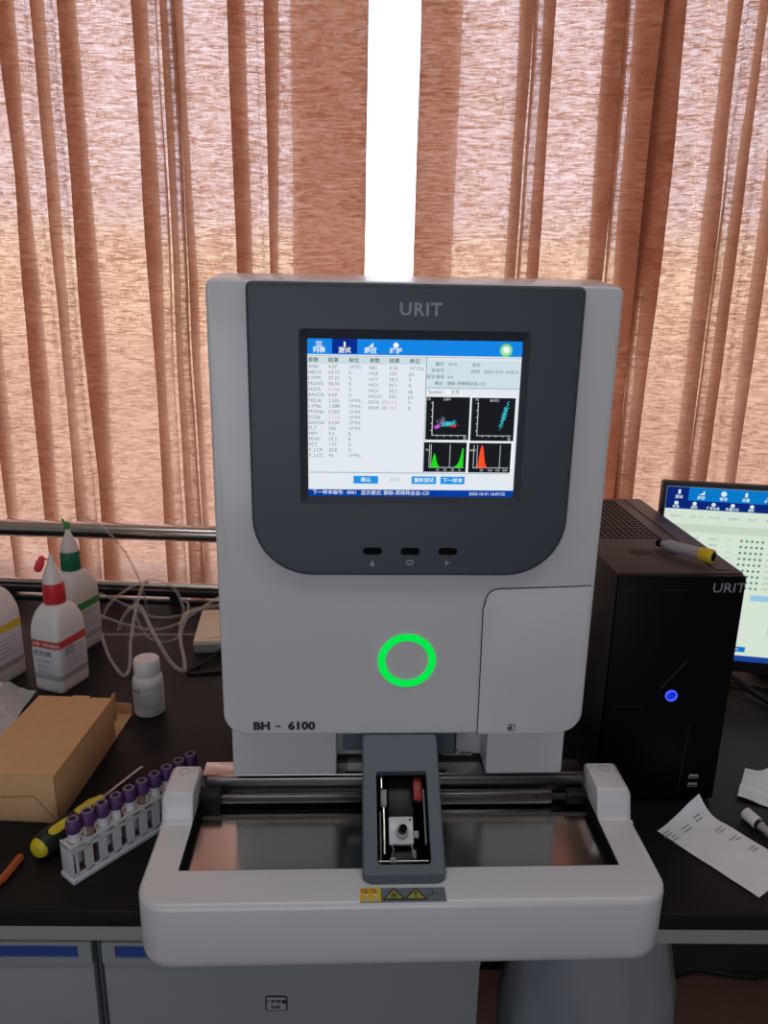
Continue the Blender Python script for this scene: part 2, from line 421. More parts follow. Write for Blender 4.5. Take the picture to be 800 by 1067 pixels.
# guard rail between bench and curtain
g = thing('guard_rail', 'chrome guard rail in front of the curtains along the back of the bench', 'rail')
MB(WT).tube([(-1.3, 0, .162), (2.0, 0, .162)], .019, 24).build('upper_rail', 'chrome', g)
MB(WT).tube([(-1.3, 0, .037), (2.0, 0, .037)], .0085, 16).build('lower_rail', 'chrome', g)
b = MB(WT).box(-1.3, 2.0, -.006, .006, .013, .026, .001).box(-1.3, 2.0, -.006, .006, -.03, .004, .001)
for k in range(18): b.box(-1.2+.185*k-.008, -1.2+.185*k+.012, -.006, .006, .003, .014)
b.build('slotted_strip', 'black', g)
for x in (-1.25, 1.95): MB(WT).box(x-.012, x+.012, -.012, .012, -.03, .17, .002).build('post', 'chrome', g)

# ------------------------------------------------------------------ bench
def BY(x): return -.057 - .0285*x            # front edge of the bench
bt = thing('worktop', 'black laboratory worktop running the full width under the analyser', 'worktop')
out = [(-1.45, BY(-1.45)), (1.45, BY(1.45)), (1.45, .84-.08*(1.45+.364)-.022), (-1.45, .84-.087*(-1.45+.364)-.022)]
MB().prism(out, 0, -.022, bev=.003, axis='z').build('slab', 'bench', bt)
BT = TR(0, -.057, 0) @ RZ(math.atan(-.0285))   # bench-front frame
c = thing('bench_frame', 'pale grey green steel apron rail under the black worktop', 'bench frame')
MB(BT).box(-1.4, 1.4, .004, .03, -.046, -.0225, .001).build('apron', 'apron', c)
o = MB(BT).box(.095, 1.4, 0.50, .52, -.61, -.0225).build('back_board', 'dark'); tag(o, 'dark board closing the back of the knee space behind the plastic bag', 'board')
for x in (-1.36, 1.36): MB(BT).box(x-.02, x+.02, .01, .05, -.80, -.046, .002).build('leg', 'apron', c)
for (x0, x1, lab) in ((-.80, -.3545, 'grey cabinet left of the door seam, with blue recessed handle'), (-.3445, .092, 'grey cabinet below the analyser with a small sticker on its door')):
    k = thing('base_cabinet', lab, 'cabinet', group='grey cabinets under the worktop')
    MB(BT).box(x0, x1, .022, .50, -.74, -.0475, .001).box(x0+.01, x1-.01, .05, .48, -.80, -.74).build('carcass', 'handle', k)
    MB(BT).box(x0+.001, x1-.001, .004, .021, -.735, -.0775, .0015).build('door', 'door', k)
    h = MB(BT).frame(rrect(x0+.001, x1-.001, -.0765, -.0475, .001, 2), rrect(x0+.016, x1-.016, -.069, -.0515, .001, 2), .002, .0215).build('handle', 'handle', k)
    MB(BT).box(x0+.010, x1-.010, .0045, .0215, -.0722, -.049).build('recess', 'blue', h, label='blue recess of the handle')
    if x0 > -.5:
        s_ = MB(BT).prism(rrect(-.159, -.133, -.146, -.124, .003), .0032, .004).build('sticker', 'seam', k, label='small dark edged sticker')
        MB(BT).prism(rrect(-.1572, -.1348, -.1443, -.1257, .002), .0028, .0033).build('sticker_face', 'paleink', s_)
        MB(BT).text('工程质量', .006, TR(-.146, .0026, -.132) @ XZ.copy(), .02).text('检验', .0055, TR(-.147, .0026, -.140) @ XZ.copy(), .02).build('sticker_text', 'ink', s_, smooth=0)

# ------------------------------------------------------------------ the analyser
an = thing('blood_analyzer', 'large white benchtop blood analyser with a dark screen panel, green ring light and sample tray', 'analyser')
HW, HT, HB, HY = .2026, .6810, .189, .004
hb = MB()
ol = rrect(-HW, HW, HB, HT, (.026, .026, .008, .008), 8)
hb.prism(ol, HY, .075, bev=.0035, seg=4, both=True)
for v in hb.bm.verts:      # the top face rises gently towards the back
    if v.co.z > .66: v.co.z += max(0, v.co.y-.0075)*.105
hb.build('front_housing', 'white', an)
MB().box(-.185, .185, .074, .43, .10, .655, .006).build('rear_body', 'white', an)
# dark panel with an opening for the display
po_ = rrect(-.1635, .1635, .3835, .6795, (.062, .062, .0065, .0065), 10)
pi_ = rrect(-.1135, .1125, .461, .6365, (.004,)*4, 10)
MB().frame(po_, pi_, -.004, .0035, bev=.003).build('screen_panel', 'panel', an)
bz = MB().frame(rrect(-.1135, .1125, .461, .6365, .004, 10), rrect(-.1055, .1055, .469, .627, .001, 10), -.0038, .0035, d0in=.0005)
bz.build('screen_bezel', 'bezel', an)
dsp = MB().box(-.1075, .1075, .0012, .0038, .467, .629).build('display', glow('display_white', lin(226, 233, 240), 1.0), an, smooth=0)
class Screen:
    """collects flat marks on a screen by colour, in u (right) and v (down) 0..1"""
    def __init__(s, origin, ex, ey, w, h, step=.00016):
        s.o = Vector(origin); s.ex = Vector(ex); s.ey = Vector(ey); s.n = s.ey.cross(s.ex)*-1; s.w = w; s.h = h; s.step = step; s.m = {}; s.mats = {}
    def pt(s, u, v, lay): return s.o + s.ex*u*s.w - s.ey*v*s.h + s.n*lay*s.step
    def mb(s, key): return s.m.setdefault(key, MB())
    def rect(s, key, u0, v0, u1, v1, lay): s.mb(key).poly([s.pt(u0, v1, lay), s.pt(u1, v1, lay), s.pt(u1, v0, lay), s.pt(u0, v0, lay)])
    def poly(s, key, uv, lay): s.mb(key).poly([s.pt(u, v, lay) for u, v in uv])
    def line(s, key, u0, v0, u1, v1, wd, lay):
        d = Vector((u1-u0, v1-v0)); n = Vector((-d.y, d.x)).normalized()*wd/2
        s.poly(key, [(u0+n.x, v0+n.y), (u0-n.x, v0-n.y), (u1-n.x, v1-n.y), (u1+n.x, v1+n.y)], lay)
    def disc(s, key, u, v, r, lay, n=16): s.poly(key, [(u+r*math.cos(2*math.pi*k/n), v-r*s.w/s.h*math.sin(2*math.pi*k/n)) for k in range(n)], lay)
    def text(s, key, st, u, v, h, lay, align='LEFT', bold=0.):
        T = Matrix.Identity(4); p = s.pt(u, v, lay)
        for i in range(3): T[i][0] = s.ex[i]; T[i][1] = s.ey[i]; T[i][2] = s.n[i]; T[i][3] = p[i]
        if key in ('white', 'rose', 'faint'): key += '#%s%d' % (st, len(s.m))
        s.mb(key).text(st, h, T, bold, align)
    def build(s, parent, names):
        for k, m in s.m.items():
            nm, col = names[k.split('#')[0]]; m.build(nm, s.mats.setdefault(nm, None) or s.mats.__setitem__(nm, glow('glow_'+nm, lin(*col), 1.0)) or s.mats[nm], parent, smooth=0)
S = Screen((-.1055, .0011, .627), (1, 0, 0), (0, 0, 1), .211, .158)
U = lambda x: (x-35)/703.; V_ = lambda y: (y-41)/528.
S.rect('bar', 0, 0, 1, V_(91), 1); S.rect('sel', U(115), 0, U(197), V_(88), 2)
for x, t, ic in ((73, '列表', 0), (156, '测试', 1), (240, '质控', 2), (323, '维护', 3)):
    S.text('white', t, U(x), V_(78), .0062, 3, 'CENTER', .02)
    if ic == 0:
        for q_ in range(3): S.rect('icon#%d' % ic, U(x-10), V_(50+q_*7), U(x+10), V_(53+q_*7), 3)
    elif ic == 1: S.rect('icon#%d' % ic, U(x-3), V_(50), U(x+3), V_(66), 3)
    elif ic == 2: S.poly('icon#%d' % ic, [(U(x-8), V_(66)), (U(x+9), V_(66)), (U(x+9), V_(51)), (U(x+1), V_(60))], 3)
    else: S.disc('icon#%d' % ic, U(x), V_(59), .0125, 3)
S.disc('lime', U(685), V_(70), .0300, 3, 24); S.disc('mint', U(685), V_(70), .0225, 4, 24); S.disc('dot', U(685), V_(68), .014, 5, 24)
S.rect('line', U(35), V_(95), 1, V_(97), 2)
S.rect('head', U(35), V_(99), U(420), V_(121), 2)
for x, t in ((35, '参数'), (100, '结果'), (167, '单位'), (235, '参数'), (300, '结果'), (366, '单位')): S.text('dark', t, U(x)+.003, V_(110), .0052, 3, bold=.01)
rows = [('WBC', '4.27', '10^9/L'), ('NEU%', '54.73', '%'), ('LYM%', '37.21', '%'), ('MON%', '06.34', '%'), ('EOS%', '0.136', '%'), ('BASO%', '0.69', '%'), ('NEU#', '2.335', '10^9/L'),
        ('LYM#', '1.588', '10^9/L'), ('MON#', '0.269', '10^9/L'), ('EOS#', '0.114', '10^9/L'), ('BASO#', '0.030', '10^9/L'), ('PLT', '206', '10^9/L'), ('MPV', '9.3', 'fL'), ('PDW', '13.2', 'fL'), ('PCT', '1.91', '%'), ('P_LCR', '20.8', '%'), ('P_LCC', '43', '10^9/L')]
for i, (a, b, c_) in enumerate(rows):
    y = 131 + i*18.5
    S.text('mid', a, U(37), V_(y), .0050, 3); S.text('rose' if i in (4, 9) else 'mid', b, U(103), V_(y), .0050, 3); S.text('mid', c_, U(169), V_(y), .0047, 3)
for i, (a, b, c_) in enumerate([('RBC', '4.20', '10^12/L'), ('HGB', '130', 'g/L'), ('HCT', '39.3', '%'), ('MCV', '90.1', 'fL'), ('MCH', '30.2', 'pg'), ('MCHC', '335', 'g/L'), ('RDW_CV', '11.6', '%'), ('RDW_SD', '39.5', 'fL')]):
    y = 133 + i*18.8
    S.text('mid', a, U(236), V_(y), .0045, 3); S.text('rose' if i > 5 else 'mid', b, U(302), V_(y), .0050, 3); S.text('mid', c_, U(367), V_(y), .0047, 3)
S.rect('line', U(423), V_(97), U(427), V_(484), 2)
S.rect('pale', U(431), V_(104), U(736), V_(194), 2); S.rect('line', U(427), V_(194), U(738), V_(197), 3)
for x, y, t in ((463, 118, '编号'), (497, 118, '0116'), (585, 119, '姓名'), (452, 139, '样本号'), (583, 141, '时间'), (616, 141, '2023-10-31 16:05:31'), (435, 160, '架号/管号'), (495, 160, '0-0'), (463, 181, '模式'), (495, 181, '静脉-预稀释全血-CD')):
    S.text('dark', t, U(x)-(.014 if len(t) < 6 and t[0] > 'z' else 0), V_(y), .0042, 3)
S.text('mid', 'Scatter', U(434), V_(209), .0048, 3); S.rect('select', U(490), V_(202), U(545), V_(217), 2); S.text('dark', '全屏', U(508), V_(209), .0045, 3)
PL = [(428, 225, 574, 370), (580, 226, 727, 372), (425, 378, 570, 481), (578, 379, 722, 482)]
S.rect('backing', U(423), V_(222), U(730), V_(485), 2)
for (x0, y0, x1, y1) in PL: S.rect('black', U(x0), V_(y0), U(x1), V_(y1), 3)
for (ax, ay0, ay1, bx) in ((449, 240, 355, 566), (601, 240, 355, 719)):
    S.rect('axis', U(ax), V_(ay0), U(ax+2.5), V_(ay1), 4); S.rect('axis', U(ax), V_(ay1-2), U(bx), V_(ay1), 4)
    for k in range(5):
        S.rect('axis', U(ax-4), V_(ay0+4+k*23), U(ax), V_(ay0+6.5+k*23), 4); S.rect('axis', U(ax+18+k*23), V_(ay1), U(ax+20.5+k*23), V_(ay1+4), 4)
S.text('axis', 'FS', U(432), V_(233), .0035, 4); S.text('axis', 'DIFF', U(485), V_(233), .0038, 4); S.text('axis', 'SS', U(556), V_(364), .0038, 4)
S.text('axis', 'FS', U(592), V_(233), .0035, 4); S.text('axis', 'BASO', U(640), V_(235), .0038, 4); S.text('axis', 'SS', U(706), V_(366), .0038, 4)
random.seed(3)
def cloud(key, cx, cy, ax, ay, rot, n, lay):
    for _ in range(n):
        a = random.gauss(0, .5)*ax; b = random.gauss(0, .5)*ay; x = cx + a*math.cos(rot) - b*math.sin(rot); y = cy + a*math.sin(rot) + b*math.cos(rot)
        S.rect(key, U(x-1.3), V_(y-1.1), U(x+1.3), V_(y+1.1), lay)
cloud('cyan', 505, 315, 22, 7, -.18, 230, 6); cloud('violet', 468, 325, 10, 6, -.5, 90, 5); cloud('redd', 522, 322, 14, 4, -.15, 60, 5); cloud('mist', 482, 308, 14, 12, -.9, 60, 4)
cloud('cyan#2', 691, 283, 40, 6, -1.28, 210, 6)
def hist(key, base, pts): S.poly(key, [(U(pts[0][0]), V_(base))] + [(U(x), V_(y)) for x, y in pts] + [(U(pts[-1][0]), V_(base))], 5)
hist('lime2', 465, [(448, 463), (453, 450), (457, 428), (461, 415), (465, 424), (470, 446), (476, 460), (484, 464)])
hist('lime2', 465, [(527, 464), (537, 458), (545, 446), (551, 424), (556, 397), (560, 399), (560, 464)])
hist('tomato', 465, [(608, 464), (612, 440), (617, 402), (621, 387), (625, 388), (629, 410), (634, 445), (640, 461), (646, 464)])
for (ax, y0, bx, m1, m2) in ((443, 385, 562, 449, 513), (594, 386, 716, 606, 684)):
    S.rect('axis', U(ax), V_(y0), U(ax+2), V_(466), 4); S.rect('axis', U(ax), V_(464), U(bx), V_(466), 4)
    for m_ in (m1, m2): S.rect('axis', U(m_), V_(y0), U(m_+1.8), V_(464), 4)
    S.text('axis', 'PLT' if ax < 500 else 'RBC', U(ax-12), V_(405), .0032, 4)
    for k, t in enumerate(('10', '20', '30', 'fL') if ax < 500 else ('50', '100', '150', '200', 'fL')): S.text('axis', t, U(ax+24+k*26), V_(474), .0034, 4)
S.rect('line', U(38), V_(484), U(718), V_(487), 3)
for x0, x1, t in ((188, 272, '确认'), (386, 470, '重新测试'), (485, 568, '下一样本')):
    S.rect('btn#'+t, U(x0), V_(497), U(x1), V_(524), 3); S.text('white', t, U((x0+x1)/2), V_(511), .0052, 4, 'CENTER', .01)
S.text('line', '打印', U(328), V_(511), .0050, 3, 'CENTER')
S.rect('navy', 0, V_(545), 1, 1, 3)
S.text('white', '下一样本编号:  0001', U(48), V_(556), .0052, 4); S.text('white', '显示模式: 静脉-预稀释全血-CD', U(213), V_(557), .0052, 4); S.text('white', '2023-10-31 16:07:32', U(585), V_(558), .0045, 4)
S.build(dsp, dict(bar=('tab_bar', (22, 132, 228)), sel=('selected_tab', (8, 46, 140)), white=('white_text', (238, 246, 250)), select=('select_box', (238, 246, 250)), backing=('plot_backing', (238, 246, 250)), dot=('badge_dot', (238, 246, 250)), icon=('tab_icon', (238, 246, 250)), lime=('user_badge', (120, 215, 110)), mint=('badge_ring', (170, 225, 190)),
    line=('divider_lines', (158, 176, 188)), head=('table_header', (203, 220, 226)), dark=('dark_text', (70, 84, 92)), mid=('result_text', (118, 128, 134)), rose=('flagged_text', (222, 160, 160)),
    pale=('sample_info_box', (205, 224, 232)), black=('plot_windows', (26, 28, 34)), axis=('plot_axes', (205, 208, 208)), cyan=('cyan_scatter', (60, 190, 205)), violet=('violet_scatter', (205, 90, 225)),
    redd=('red_scatter', (215, 45, 60)), mist=('grey_scatter', (140, 120, 160)), lime2=('green_histogram', (30, 220, 30)), tomato=('red_histogram', (250, 80, 40)), btn=('screen_button', (30, 148, 228)), navy=('status_bar', (5, 62, 160))))
# indicator buttons with their symbols
for k, x in enumerate((-.0393, .0002, .0397)):
    bu = MB().prism(rrect(x-.0100, x+.0100, .4073, .4150, .0038, 8), -.0046, -.003, bev=.0004).build('button', 'void', an)
    if k == 0:
        m_ = MB().poly([(x, -.0043, .4028), (x-.0008, -.0043, .3995), (x-.0022, -.0043, .3968), (x-.0018, -.0043, .3948), (x, -.0043, .394), (x+.0018, -.0043, .3948), (x+.0022, -.0043, .3968), (x+.0008, -.0043, .3995)])
    elif k == 1:
        m_ = MB().frame(rrect(x-.0042, x+.0042, .3960, .4012, .0024, 5), rrect(x-.0030, x+.0030, .3973, .3999, .0012, 5), -.0043, -.0038)
        m_.poly([(x-.0018, -.00435, .4006), (x+.0002, -.00435, .4018), (x+.0002, -.00435, .3994)]); m_.poly([(x+.0018, -.00435, .3966), (x-.0002, -.00435, .3978), (x-.0002, -.00435, .3954)])
    else: m_ = MB().poly([(x-.0022, -.0043, .4015), (x-.0022, -.0043, .3955), (x+.0026, -.0043, .3985)])
    m_.build('symbol', 'grey', bu, smooth=0)
MB().text('URIT', .0168, TR(.0036, -.0043, .6555) @ XZ, .028, ext=.0002, squash=1.04, spc=1.12).build('logo_lettering', 'grey', an, smooth=0, label='raised grey lettering above the screen')
b = MB()
b.text('BH', .0135, TR(-.1700, HY-.0004, .2005) @ XZ, .05, 'LEFT', squash=1.10).text('6100', .0135, TR(-.1008, HY-.0004, .2005) @ XZ, .05, 'RIGHT', squash=1.12)
b.box(-.1452, -.1388, HY-.0005, HY-.0003, .1998, .2012); b.build('model_lettering', 'ink', an, smooth=0, label='dark lettering at the lower left of the housing')
MB().frame(circle(.0006, .2813, .0318, 64), circle(.0006, .2813, .0240, 64), HY-.0012, HY+.001).build('ring_light', 'ring', an, label='glowing green ring light')
dpath = spline([(.0832, 0, .1895), (.0828, 0, .25), (.0820, 0, .335), (.0822, 0, .345), (.0850, 0, .3575), (.0915, 0, .3645), (.1010, 0, .3665), (.112, 0, .3668), (.17, 0, .3690), (.1985, 0, .3705)], 6)
dr = MB(); o2 = [(p.x, p.z) for p in dpath] + [(.1985, .25), (.1985, .212), (.190, .196), (.178, .1897)]
dr.prism(list(reversed(o2)), HY-.0008, HY+.002, bev=.0006); door = dr.build('access_door', 'white', an)
rows_ = [[(p.x-.0006, HY-.0003, p.z+.0003) for p in dpath], [(p.x+.0007, HY-.0003, p.z-.0007) for p in dpath]]
rows_ = [[(p.x-.0007, HY-.0010, p.z) for p in dpath[:14]] + [(p.x-.0004, HY-.0010, p.z+.0006) for p in dpath[14:]], [(p.x+.0005, HY-.0010, p.z) for p in dpath[:14]] + [(p.x+.0003, HY-.0010, p.z-.0005) for p in dpath[14:]]]
MB().grid(rows_).build('door_seam', 'seam', door, smooth=0, label='dark seam around the access door')
b = MB(); y = HY-.0012
b.frame(rrect(.1180, .1262, .1935, .2018, (.002, .003, .001, .002), 4), rrect(.1188, .1254, .1943, .2010, .0012, 4), y, y+.0004)
b.poly([(.1165, y-.0001, .1962), (.1200, y-.0001, .1985), (.1232, y-.0001, .1975), (.1222, y-.0001, .1960), (.1196, y-.0001, .1955)]).poly([(.1205, y-.0001, .2012), (.1215, y-.0001, .2012), (.1225, y-.0001, .1975), (.1212, y-.0001, .1970)])
b.build('door_symbol', 'ink', door, smooth=0)
# lower white legs, dark recess between them
for x0, x1 in ((-.1985, -.0770), (.1005, .1925)):
    MB().prism(rrect(x0, x1, .1185, .1935, (.004, .004, 0, 0), 5), .030, .43, bev=.002).build('lower_panel', 'white', an)
MB().box(-.184, .184, .06, .42, .012, .118, .002).build('lower_chassis', 'black', an)
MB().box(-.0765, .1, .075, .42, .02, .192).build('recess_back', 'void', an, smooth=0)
MB().box(-.0700, -.034, .028, .075, .1525, .190, .002).build('recess_block', 'column', an)
MB().box(.030, .0625, .028, .075, .1475, .190, .002).build('recess_block', 'column', an)
MB().box(-.0640, -.040, .022, .034, .1290, .1400, .0015).build('connector_tab', 'greyp', an)
b = MB()
for x, z, r in ((.0655, .151, .0016), (.079, .147, .0012), (.0565, .135, .0014)): b.lathe([(r, 0), (r, .004)], axis_T((x, .030, z), (x, .026, z)), 12)
b.box(.048, .084, .03, .034, .1445, .146).box(.0640, .0665, .03, .04, .146, .19); b.build('recess_fittings', 'greyp', an)
# sample tray: white U with raised rear arms
TB, TT = .0145, .0975
tray = MB(); XL, XR, XIL, XIR, Y0, Y1, YW = -.272, .262, -.2365, .2220, -.149, .036, -.1005
o_ = rrect(XL, XR, Y0, Y1, (.034, .034, .001, .001), 8)
# plan outline of a U
n8 = 8
U_out = [p for p in o_[:2*(n8+1)]]
def tray_rings():
    rings = []
    r = .0075
    for a in (0, 22, 45, 67, 90):     # lower rounding
        rings.append((.018*(1-math.sin(R_(a))), TB + .018*(1-math.cos(R_(a)))))
    for a in (90, 67, 45, 22, 0): rings.append((r*(1-math.sin(R_(a))), TT - r*(1-math.cos(R_(a)))))
    return rings
def plan_inset(d):
    q_ = inset(U_out, d) ; q_[0] = (XL+d, q_[0][1]); q_[-1] = (XR-d, q_[-1][1])
    return q_ + [(XR-d, Y1), (XIR, Y1), (XIR, YW), (XIL, YW), (XIL, Y1), (XL+d, Y1)]
rg = [[(p[0], p[1], z) for p in plan_inset(d)] for d, z in tray_rings()]
tray.loft(rg)
for s_ in (-1, 1):   # raised arm blocks: side profile (y,z) extruded over x
    prof = [(Y1, TB+.01), (Y1, .1275), (Y1-.002, .1290), (-.010, .1290), (-.0135, .1280), (-.0160, .1255), (-.0225, .1040), (-.0250, .0995), (-.030, TT-.0003), (-.034, TT-.004), (-.034, TB+.01)]
    xo, xi = (XR-.001, XIR) if s_ > 0 else (XL+.001, XIL)
    ins = lambda P_, d: P_
    ring = lambda x, dz: [(x, py, pz-(dz if pz > TT else 0)) for py, pz in prof]
    xs = [(xo, .006), (xo-s_*.0015, .003), (xo-s_*.005, .0005), (xo-s_*.008, 0), (xi+s_*.003, 0), (xi+s_*.0008, .0008), (xi, .003)]
    tray.loft([ring(x, dz) for x, dz in xs])
tray_o = tray.build('sample_tray', 'white', an, smooth=35)
for s_ in (-1, 1): MB().frame(circle(s_*.248-.006, .024, .0062, 24), circle(s_*.248-.006, .024, .0052, 24), .1289, .1292, axis='z').build('arm_cap', 'greyp', tray_o)
MB().box(XIL, XIR, YW, .05, .075, .0835).build('tray_floor', 'plate', an, smooth=0, label='stainless steel floor plate of the tray')
MB().box(XIL+.0002, XIR-.0002, YW+.0002, YW+.004, .0836, .0945).build('tray_lip', 'void', an, smooth=0)
for s_ in (-1, 1): MB().box(XIR-.0035 if s_ > 0 else XIL+.0002, XIR-.0002 if s_ > 0 else XIL+.0035, YW+.004, .03, .0836, .0965).build('tray_side_liner', 'void', an, smooth=0)
r1 = MB().box(-.230, .2205, .0285, .0345, .096, .1155, .0012).build('rear_guide', 'steel', an)
MB().box(-.236, .2215, .0345, .062, .1135, .1165, .001).build('rear_shelf', 'plate', an)
MB().box(-.2360, .2218, .0285, .0335, .084, .096).build('guide_gap_shade', 'void', an, smooth=0)  # matt black bar stands in for the shade below the rear guide
MB().box(-.2155, -.045, .0150, .0210, .0915, .1015, .001).build('front_guide', 'steel', an)
fg = MB().box(.030, .1800, .0150, .0230, .0875, .1030, .001).build('pusher_bar', 'steel', an)
b = MB()
for zz in (.0945, .0990): b.lathe([(.0009, 0), (.0009, .0006)], axis_T((.1615, .0150, zz), (.1615, .0142, zz)), 10)
b.build('screw', 'void', fg)
b = MB().tube([(.180, .018, .0955), (.199, .018, .0955)], .0042, 14).box(.197, .222, .012, .026, .088, .1025, .002).lathe([(.004, 0), (.004, .003)], axis_T((.205, .012, .0965), (.205, .0095, .0965)), 12)
b.build('drive_motor', 'black', an)
MB().box(-.2362, -.212, .012, .0284, .0835, .107, .001).build('guide_block', 'black', an)
MB().box(-.232, .2215, -.0005, .0015, .0836, .0855).build('guide_lip', 'steel', an, smooth=0)
for x in (-.19, -.15, -.11, -.08, .08, .13, .17): MB().lathe([(.0012, 0), (.0012, .0005), (.0006, .0008)], TR(x, -.008, .0836), 10).build('floor_screw', 'steel', an)
# sampling column bridging from the housing to the tray rim
e2 = Vector((0, .813, .5826)); nn = Vector((0, -.5826, .813))
ST = Matrix.Identity(4)
for i in range(3): ST[i][0] = (1, 0, 0)[i]; ST[i][1] = e2[i]; ST[i][2] = nn[i]; ST[i][3] = (0, -.122, .0985)[i]
cb = MB()
cb.frame(rrect(-.0478, .0372, -.001, .156, (.011, .011, .006, .006), 8), rrect(-.0325, .0228, .0165, .1125, (.004, .004, .003, .003), 8), .0015, -.011, T=ST, axis='z', bev=.0025)
col_o = cb.build('sampling_column', 'column', an)
b = MB()
for x0, x1 in ((-.0468, -.041), (.0305, .0362)):
    MB().loft([[(x, -.112, .0838), (x, -.110, .0965), (x, .000, .1740), (x, .010, .1800), (x, .010, .0838)] for x in (x0, x1)]).build('column_side', 'column', col_o)
b = MB().prism(rrect(-.0478, .0372, -.1235, -.104, (.011, .011, 0, 0), 8), .0838, .1035, axis='z', bev=0); b.build('column_foot', 'column', col_o)
MB().box(-.041, .0305, .008, .012, .0838, .186).box(-.041, .0305, -.104, .010, .0838, .0855).build('column_shade_lining', 'void', col_o, smooth=0)  # black lining added to darken the inside of the column
# mechanism seen through the window (slope coordinates u, v, depth)
def SB(name, m, boxes, bev=.0006):
    for q_ in boxes: MB(ST).box(*q_, bev).build(name, m, col_o)
SB('probe_block', 'white', [(-.0195, .0070, .0400, .0690, -.020, -.013)], .002)
b = MB(ST).lathe([(.0068, -.013), (.0068, -.007), (.0045, -.006), (.0042, -.0085), (.0042, -.012)], TR(-.0055, .0520, 0), 24).build('probe_collar', 'greyp', col_o)
MB(ST).lathe([(.0041, -.0095), (.0041, -.0090)], TR(-.0045, .0545, .0035), 20).lathe([(.0012, 0), (.0012, .0005)], TR(.0035, .0650, -.0131), 10).build('probe_hole', 'void', col_o)
MB(ST).tube([(-.0245, .030, -.012), (-.0245, .078, -.012)], .0014, 10).tube([(-.0265, .098, -.010), (-.0265, .1125, -.010)], .0012, 10).build('guide_rod', 'chrome', col_o)
MB(ST).tube([(-.031, .0225, -.010), (.0215, .0225, -.010)], .0011, 10).build('cross_rod', 'chrome', col_o)
SB('rod_clamp', 'greyp', [(-.0190, -.0130, .0205, .0260, -.014, -.008), (-.0275, -.0210, .080, .098, -.020, -.013), (.0070, .0125, .0470, .0540, -.019, -.014)])
SB('red_clip', 'red', [(.0085, .0190, .0860, .1120, -.022, -.014)], .003)
SB('side_rail', 'greyp', [(.0190, .0205, .040, .098, -.018, -.012), (-.0290, -.0275, .018, .075, -.02, -.014)])
MB(ST).tube(spline([(-.0165, .040, -.014), (-.0150, .034, -.012), (-.0170, .028, -.013), (-.0150, .022, -.012)], 5), .0006, 6).tube(spline([(.004, .040, -.014), (.0052, .033, -.012), (.0042, .027, -.014)], 5), .0010, 6).build('thin_tubing', 'tubing', col_o)
SB('lower_bracket', 'greyp', [(-.0130, .0080, .0135, .0150, -.020, -.015), (.0060, .0095, .0280, .0370, -.026, -.022)])
SB('motor_housing', 'black', [(-.020, .010, .072, .1150, -.040, -.026), (-.018, .006, .022, .040, -.034, -.026)], .003)
# warning label on the tray rim
lb = MB().box(-.0505, .0345, -.1462, -.1285, TT-.0002, TT+.0003).build('warning_label', 'label', an, smooth=0, label='sticker with a yellow sampling picture and two warning triangles')
MB().box(-.0505, -.0300, -.1462, -.1285, TT+.0003, TT+.0005).build('sampling_pictogram', 'yellow', lb, smooth=0)
def flat(pts, z=TT+.0006): return [(x, y, z) for x, y in pts]
b = MB(); w_ = MB(); r_ = MB()
for x in (-.0440, -.0353):
    b.box(x-.0004, x+.0004, -.1350, -.1292, TT+.0006, TT+.0007).poly(flat([(x-.0018, -.1352), (x+.0018, -.1352), (x+.0018, -.1358), (x-.0018, -.1358)]))
    w_.box(x-.0013, x+.0013, -.1458, -.1365, TT+.0006, TT+.0007)
    r_.frame(circle(x-.0035, -.1318, .0022, 12), circle(x-.0035, -.1318, .0013, 12), TT+.0008, TT+.0006, axis='z')
    r_.poly(flat([(x-.002, -.1338), (x-.0013, -.1338), (x+.0003, -.1362), (x-.0004, -.1362)], TT+.0008))
    for k in range(3): b.box(x-.0010, x+.0010, -.1450+.0024*k, -.1442+.0024*k, TT+.00075, TT+.0008)
b.build('needle_drawing', 'ink', lb, smooth=0); w_.build('tube_drawing', 'whiteink', lb, smooth=0); r_.build('hand_drawing', 'redband', lb, smooth=0)
for x, kind in ((-.0170, 'bio'), (.0045, 'arrow')):
    tri = lambda s_, z: [(x-.0118*s_, -.1372-.0074*s_, z), (x+.0118*s_, -.1372-.0074*s_, z), (x, -.1372+.0086*s_, z)]
    t_ = MB().loft([tri(1, TT+.0004), tri(1, TT+.0006)]).build('warning_triangle', 'ink', lb, smooth=0)
    MB().poly([(p[0], p[1]-.0004, p[2]) for p in tri(.74, TT+.0007)]).build('triangle_face', 'olive', t_, smooth=0)
    b = MB()
    if kind == 'bio':
        for a in (90, 210, 330):
            cx_, cy_ = x+.0021*math.cos(R_(a)), -.1392+.0021*math.sin(R_(a))
            b.frame(circle(cx_, cy_, .0020, 14), circle(cx_, cy_, .0012, 14), TT+.0009, TT+.0008, axis='z')
    else:
        b.poly(flat([(x-.0005, -.1428), (x+.0005, -.1428), (x+.0005, -.1365), (x-.0005, -.1365)], TT+.0009)).poly(flat([(x-.0021, -.1368), (x+.0021, -.1368), (x, -.1338)], TT+.0009))
    b.build('triangle_symbol', 'ink', t_, smooth=0)
b = MB()
b.tube([(.0215, -.1365, TT+.0007), (.0215, -.1300, TT+.0007)], .0003, 6).tube([(.0150, -.1400, TT+.0007), (.0230, -.1370, TT+.0007), (.0310, -.1372, TT+.0007)], .0002, 6)
b.build('label_drawing', 'seam', lb, smooth=0)
for x in (-.21, .21):
    MB().lathe([(.012, 0), (.012, .018), (.010, .0205)], TR(x, .0, 0)).build('foot', 'black', an)
MB().box(-.17, .17, .07, .40, 0, .014, .002).build('base_plate', 'black', an)

